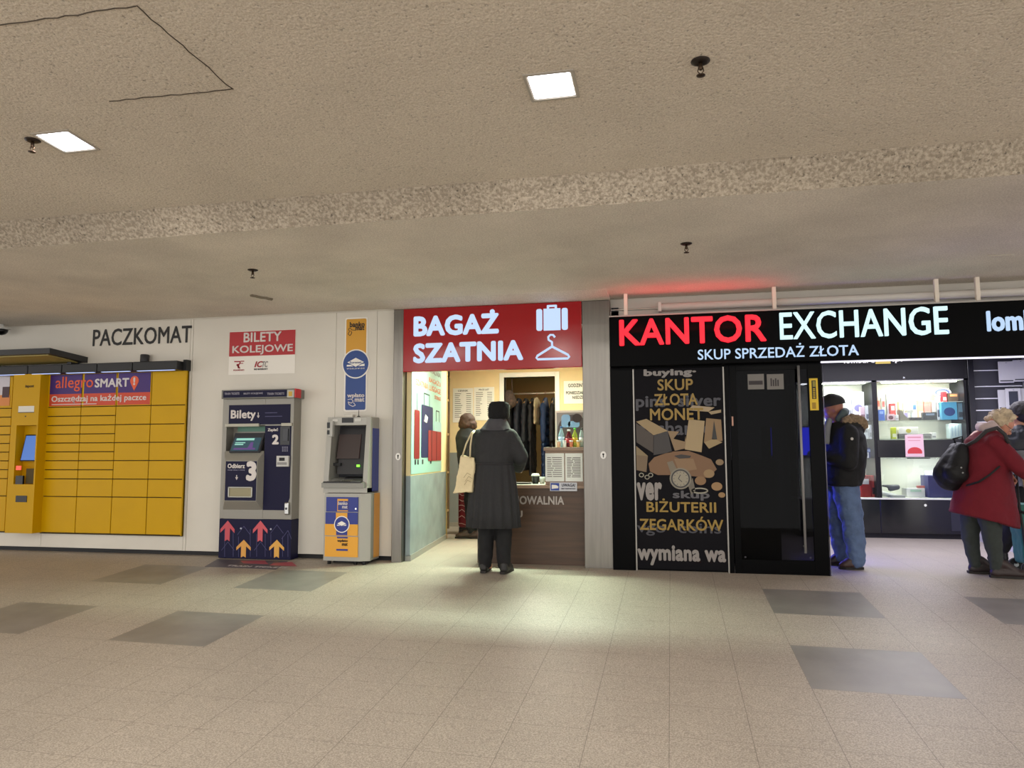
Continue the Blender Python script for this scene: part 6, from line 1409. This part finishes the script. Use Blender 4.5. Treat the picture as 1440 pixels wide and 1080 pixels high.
# her backpack
bp_ = thing('backpack', 'black backpack worn on the back of the person in the red coat', 'backpack', tuple(R(1338, 690)))
mb = MB(); mb.chain([(R(1348, 632), .07), (R(1342, 648), .11), (R(1336, 664), .125), (R(1337, 672), .12)]); mb.chain([(R(1348, 632, -.08), .06), (R(1338, 665, -.1), .1)]); mb.chain([(R(1348, 632, .08), .06), (R(1338, 665, .1), .1)])
mb.chain([(R(1326, 665), .085), (R(1330, 674), .08)])
o = mb.obj('bag_body', M('#0c0c0e', .6, bump=.2, bscale=60, spec=.35), bp_); blob(o, .011, 5, .02, .1)
mb = MB(); mb.tube([R(1350, 628, -.1), R(1360, 620, -.2), R(1372, 607, -.235), R(1386, 603, -.24), R(1396, 612, -.245), R(1401, 624, -.25)], [.012, .016, .018, .018, .016, .014], 10); mb.obj('shoulder_strap', M('#2e2b2c', .8), bp_)
mb = MB(); mb.tube([R(1352, 682, -.12), R(1362, 676, -.235), R(1374, 667, -.262), R(1388, 655, -.262)], .009, 8); mb.obj('lower_strap', M('#121214', .8), bp_)
mb = MB(); mb.tube([R(1346, 627, .02), R(1341, 617, 0), R(1352, 614, -.02), R(1353, 627, -.02)], .009, 8); mb.obj('grab_handle', M('#121214', .8), bp_)
for x, y in ((1339, 657), (1341, 664)):
    c_ = R(x, y, -.215); mb = MB(); mb.ball(c_, .008, 2); mb.obj('zip_pull', M('#a8a8a8', .3, .8), bp_)

# teal trolley bag and walking stick
YT = .28
def T(px, py, dy=0.0): return L3(px, py, YT, dy)
tr = thing('trolley_bag', 'teal wheeled trolley bag with a black frame at the right edge', 'trolley bag', (T(1445, 800).x, YT, 0))
mb = MB(); mb.hexa([(T(1424, 730).x, YT-.12, .62), (T(1424, 730).x+.34, YT-.12, .62), (T(1424, 730).x+.34, YT+.12, .62), (T(1424, 730).x, YT+.12, .62)], [(T(1434, 800).x, YT-.1, .09), (T(1434, 800).x+.26, YT-.1, .09), (T(1434, 800).x+.26, YT+.1, .09), (T(1434, 800).x, YT+.1, .09)])
o = mb.obj('bag_body', M('#22665c', .6, bump=.2, bscale=30, var=.1), tr); blob(o, .011, 8, .015, .1)
mb = MB(); mb.ball(T(1437, 732)+V3(.09, 0, -.005), .09, 2, (1.3, .9, .35)); o = mb.obj('bag_contents', M('#7fb0bd', .6), tr); blob(o, .011, 3, .03, .05)
fx_ = T(1425, 730).x
mb = MB()
for dy in (-.11, .11): mb.tube([T(1421.5, 668, dy), T(1426, 715, dy), T(1431, 745, dy), T(1437, 795, dy)], .012, 8)
mb.tube([T(1421.5, 668, -.11), T(1421.5, 668, .11)], .014, 8); mb.tube([T(1426, 722, -.11), T(1426, 722, .11)], .012, 8); mb.tube([T(1426, 718, -.12), T(1440, 722, -.12), T(1450, 724, -.12)], .012, 8)
mb.obj('frame', MBLACK, tr)
for dy in (-.13, .13):
    c_ = V3(T(1438, 800).x, YT+dy, .062); mb = MB(); mb.lathe([(.045, -.012), (.06, -.012), (.06, .012), (.045, .012)], c_, 'y', 28); w__ = mb.obj('wheel', MBLACK, tr)
    mb = MB(); mb.lathe([(.02, -.014), (.02, .014)], c_, 'y', 16); mb.obj('wheel_hub', M('#9aa0a2', .3, .6), w__)
stk = thing('walking_stick', 'pale wooden walking stick leaning in front of the red coat', 'walking stick', tuple(T(1441, 740, -.16)))
mb = MB(); mb.tube([T(1427, 672, -.16), T(1434, 705, -.16), T(1442, 745, -.16), T(1455, 790, -.16)], .008, 8); mb.obj('shaft', M('#a58d68', .5), stk)
mb = MB(); mb.tube([T(1427, 672, -.16), T(1425, 668, -.15), T(1424, 668, -.12)], .010, 8); mb.obj('grip', M('#8a7252', .5), stk)

# ---- person at the right edge in the dark jacket
YE = .95
def Q(px, py, dy=0.0): return L3(px-13, py, YE, dy)
pe = thing('person', 'person in dark padded jacket with mottled grey lower part, cut off by the photo edge', 'person', (Q(1450, 790).x, YE, 0))
mb = MB(); he = Q(1447, 583); fE, sE, uE = head(mb, he, V3(-.5, .6, -.5))
mb.chain([(he-V3(0, 0, .06), .055), (Q(1448, 604), .06)]); mb.chain([(Q(1444, 616), .12), (Q(1446, 640), .12), (Q(1450, 675), .12)])
mb.chain([(Q(1424, 612), .05), (Q(1418, 640, .05), .042), (Q(1424, 662, .18), .03)]); hand(mb, Q(1424, 663, .18), V3(-.2, .8, -.4), V3(-1, 0, .2))
mb.chain([(Q(1468, 612), .05), (Q(1478, 640, .05), .042), (Q(1472, 662, .18), .03)]); hand(mb, Q(1472, 663, .18), V3(-.2, .8, -.4), V3(1, 0, .2))
mb.chain([(Q(1441, 690), .09), (Q(1437, 730), .06), (V3(Q(1428, 760).x, YE+.1, .12), .042), (V3(Q(1424, 760).x, YE+.2, .06), .034)])
mb.chain([(Q(1458, 690), .09), (Q(1460, 735), .06), (V3(Q(1462, 760).x, YE, .09), .042), (V3(Q(1462, 760).x, YE+.1, .045), .034)])
o = mb.obj('body', SKIN, pe); blob(o, .011, 3); eyes(pe, he, fE)
def je(mb):
    c = lambda px, py, rx_, ry_: (Q(px, py).x, YE, Q(px, py).z, rx_, ry_, 0)
    mb.rings([c(1444, 634, .23, .18), c(1444, 620, .235, .18), c(1445, 608, .19, .15), c(1447, 599, .11, .11)], 32)
limb('jacket', [[(Q(1424, 611), .085), (Q(1417, 634, .04), .08)], [(Q(1468, 611), .085), (Q(1477, 634, .04), .08)]], '#1a1e26', pe, .012, .03, .06, .5, extra=je)
def jl(mb):
    c = lambda px, py, rx_, ry_: (Q(px, py).x, YE, Q(px, py).z, rx_, ry_, 0)
    mb.rings([c(1449, 683, .20, .18), c(1446, 660, .215, .18), c(1444, 632, .222, .175)], 32)
limb('jacket_lower', [[(Q(1417, 636, .04), .075), (Q(1423, 661, .17), .055)], [(Q(1477, 636, .04), .075), (Q(1472, 661, .17), .055)]], M('#77787a', .85, var=.5, vscale=16, key='mottled_grey'), pe, .012, .03, .06, extra=jl)
limb('trousers', [[(Q(1441, 690), .11), (Q(1437, 732), .085), (V3(Q(1429, 758).x, YE+.1, .14), .065)], [(Q(1458, 690), .11), (Q(1460, 735), .085), (V3(Q(1462, 760).x, YE, .1), .065)]], '#0d0e12', pe)
shoe('shoe', (Q(1428, 760).x, YE+.08, .0), (Q(1420, 760).x, YE+.3, .0), pe, '#151515'); shoe('shoe', (Q(1462, 760).x, YE-.03, 0), (Q(1462, 760).x, YE+.2, 0), pe, '#151515')
mb = MB(); mb.ball(he-fE*.02+V3(0, 0, .02), .105, 3); mb.ball(he-fE*.05-V3(0, 0, .03), .09, 3); o = mb.obj('hair', M('#1c1714', .7, bump=.6, bscale=60), pe); blob(o, .011, 3, .02, .03)

# ------------------------------------------------------------------ sprinklers on the ceiling
def sprinkler(c, n, lab, rose=.045):
    c = Vector(c)+Vector((0, 0, .003)); t = thing('fire_sprinkler', lab, 'sprinkler', tuple(c), 'fire sprinklers')
    mb = MB(); mb.lathe([(rose*.55, -.004), (rose, -.002), (rose, -.006), (rose*.6, -.014), (rose*.3, -.012)], c); mb.obj('rosette', M('#2a211d', .4, .5), t)
    mb = MB(); mb.lathe([(.009, -.01), (.009, -.04), (.006, -.045)], c, seg=10); mb.obj('nozzle', M('#4a3a2c', .4, .7), t)
    mb = MB()
    for q in (-1, 1): mb.tube([c+V3(q*.008, 0, -.03), c+V3(q*.013, 0, -.05), c+V3(0, 0, -.068)], .0025, 6)
    mb.obj('yoke', M('#4a3a2c', .4, .7), t)
    mb = MB(); mb.lathe([(.004, -.064), (.02, -.069), (.019, -.072), (.002, -.073)], c, seg=14); mb.obj('deflector', M('#3c2f26', .4, .7), t)
sprinkler(ceilpt(46, 197), 0, 'fire sprinkler directly left of the left ceiling light', .04)
sprinkler(ceilpt(985, 86), 1, 'fire sprinkler with the widest rosette, right of the central ceiling light', .042)
H0 = (0, 0, ZC); UPV = Vector((0, 0, 1))
sprinkler(hit(965, 342.5, H0, UPV), 2, 'fire sprinkler above the red letters of the exchange sign', .042)
sprinkler(hit(355.5, 379.5, H0, UPV), 3, 'fire sprinkler above the ticket machine, near the plaster patch', .042)
c_ = hit(1425, 357, H0, UPV); ww = thing('ceiling_wire', 'thin pale wire stub hanging from the low ceiling at the right', 'wire', tuple(c_))
mb = MB(); mb.tube([c_+V3(-.18, 0, -.002), c_+V3(-.08, 0, -.006), c_+V3(0, 0, -.004), c_+V3(.01, 0, -.03)], .003, 6); mb.obj('wire', M('#cfc6b8', .5), ww)

# ================================================================== LIGHT
w = bpy.data.worlds.new('World'); sc.world = w; w.use_nodes = True
w.node_tree.nodes['Background'].inputs[0].default_value = (1.0, .975, .94, 1); w.node_tree.nodes['Background'].inputs[1].default_value = 1.75
def area(loc, rot, sx, sy, col, e, name='lamp'):
    l = bpy.data.lights.new(name, 'AREA'); l.shape = 'RECTANGLE'; l.size = sx; l.size_y = sy; l.color = col; l.energy = e
    o = bpy.data.objects.new(name, l); C.objects.link(o); o.location = loc; o.rotation_euler = rot; return o
# recessed square ceiling lamps
LC = [ceilpt(93, 199), ceilpt(776, 120.5)]
dxl = LC[1].x-LC[0].x
LFR, LDF = M('#a8a196', .5), E('#f2f6ff', 7)
def lampfix(c, quad=None, label=''):
    t = thing('ceiling_light', label, 'ceiling light', tuple(c), 'square ceiling lights')
    s_ = .105
    def q(s, h): return [c+Vector((sx*s, sy*s, -sy*s*CS))+CN*(-h) for sx, sy in ((-1, -1), (1, -1), (1, 1), (-1, 1))]
    mb = MB()
    o1, i1, o2, i2 = q(s_+.014, .0), q(s_, .0), q(s_+.014, .006), q(s_, .006)
    for k in range(4):
        j = (k+1) % 4; mb.hexa([o2[k], o2[j], i2[j], i2[k]], [o1[k], o1[j], i1[j], i1[k]])
    mb.obj('frame', LFR, t)
    mb = MB(); d = q(s_-.006, .002); a_ = c-CN*.012
    for k in range(4): mb.face([d[k], d[(k+1) % 4], a_])
    mb.obj('diffuser', LDF, t)
    mb = MB(); e_ = q(s_-.006, .0035)
    mb.tube([e_[0], c-CN*.0135, e_[2]], .0014, 5); mb.tube([e_[1], c-CN*.0135, e_[3]], .0014, 5); mb.obj('diffuser_seam', M('#8a8f93', .5), t)
    return t
lampfix(LC[0], label='square ceiling light at the left, beside a fire sprinkler'); lampfix(LC[1], label='square ceiling light near the top centre of the photo')
for i, c in enumerate(LC): area(c-CN*.03, (0, 0, 0), .2, .2, (1, .97, .92), 20)
for ix in (-9.5, -5.6, -1.9, 1.8, 5.5):
    for y in (-6.0, -9.5):
        area((ix, y, cz(y)-.03), (0, 0, 0), .25, .25, (1, .955, .88), 26)
for ix in (2.6, 6.3): area((ix, -3.6, cz(-3.6)-.03), (0, 0, 0), .2, .2, (1, .93, .84), 5)
# luggage office
area((-1.5, .50, 2.43), (math.radians(-42), 0, 0), 1.2, .10, (.80, 1, .76), 150, 'office_front_light')
area((-1.9, 2.2, 2.42), (0, 0, 0), .9, .9, (1, .96, .80), 52, 'office_light')
area((-1.5, 4.3, 2.4), (0, 0, 0), .3, .3, (1, .85, .6), 5, 'cloakroom_light')
# exchange shop
area((2.6, 1.6, 2.30), (0, 0, 0), 2.2, 1.4, (.90, .87, 1), 75, 'shop_light')
for a_, b_ in ((PX(1118, 600, SHY), sxm), (sxm, PX(1362.5, 600, SHY))):
    area(((a_+b_)/2, SHY+.12, zg_t-.01), (math.radians(18), 0, 0), b_-a_-.15, .08, (1, 1, .93), 6, 'showcase_light')
    area(((a_+b_)/2, SHY+.12, ZS[3]-.015), (math.radians(18), 0, 0), b_-a_-.15, .08, (1, 1, .93), 4, 'showcase_lower_fill')  # added fill to brighten the bottom compartment
    area(((a_+b_)/2, SHY+.12, ZS[1]-.015), (math.radians(18), 0, 0), b_-a_-.15, .06, (1, 1, .93), 2.5, 'shelf_fill')  # added fill to brighten the compartment below the top shelf
area((1.03, .57, 1.2), (0, math.radians(-90), 0), .3, .4, (.08, .12, 1), 6, 'screen_glow')
area((1.15, .9, .5), (0, math.radians(-90), 0), .5, .3, (.12, .12, 1), 11, 'blue_fill')  # added blue fill for the jeans and floor, no fitting modelled
kxl, kxr = PX(871, 460, KS), PX(1077, 460, KS)
area(((kxl+kxr)/2, KS-.09, PZ(975, 460, KS)), (math.radians(150), 0, 0), kxr-kxl, .06, (1, .03, .05), 1.6, 'sign_led')
sc.view_settings.view_transform = 'Standard'; sc.view_settings.look = 'None'; sc.view_settings.gamma = 1; sc.view_settings.exposure = .32
sc.view_settings.use_curve_mapping = False
sc.cycles.use_denoising = True
sc.cycles.max_bounces = 8; sc.cycles.transparent_max_bounces = 12
sc.cycles.sample_clamp_indirect = 6
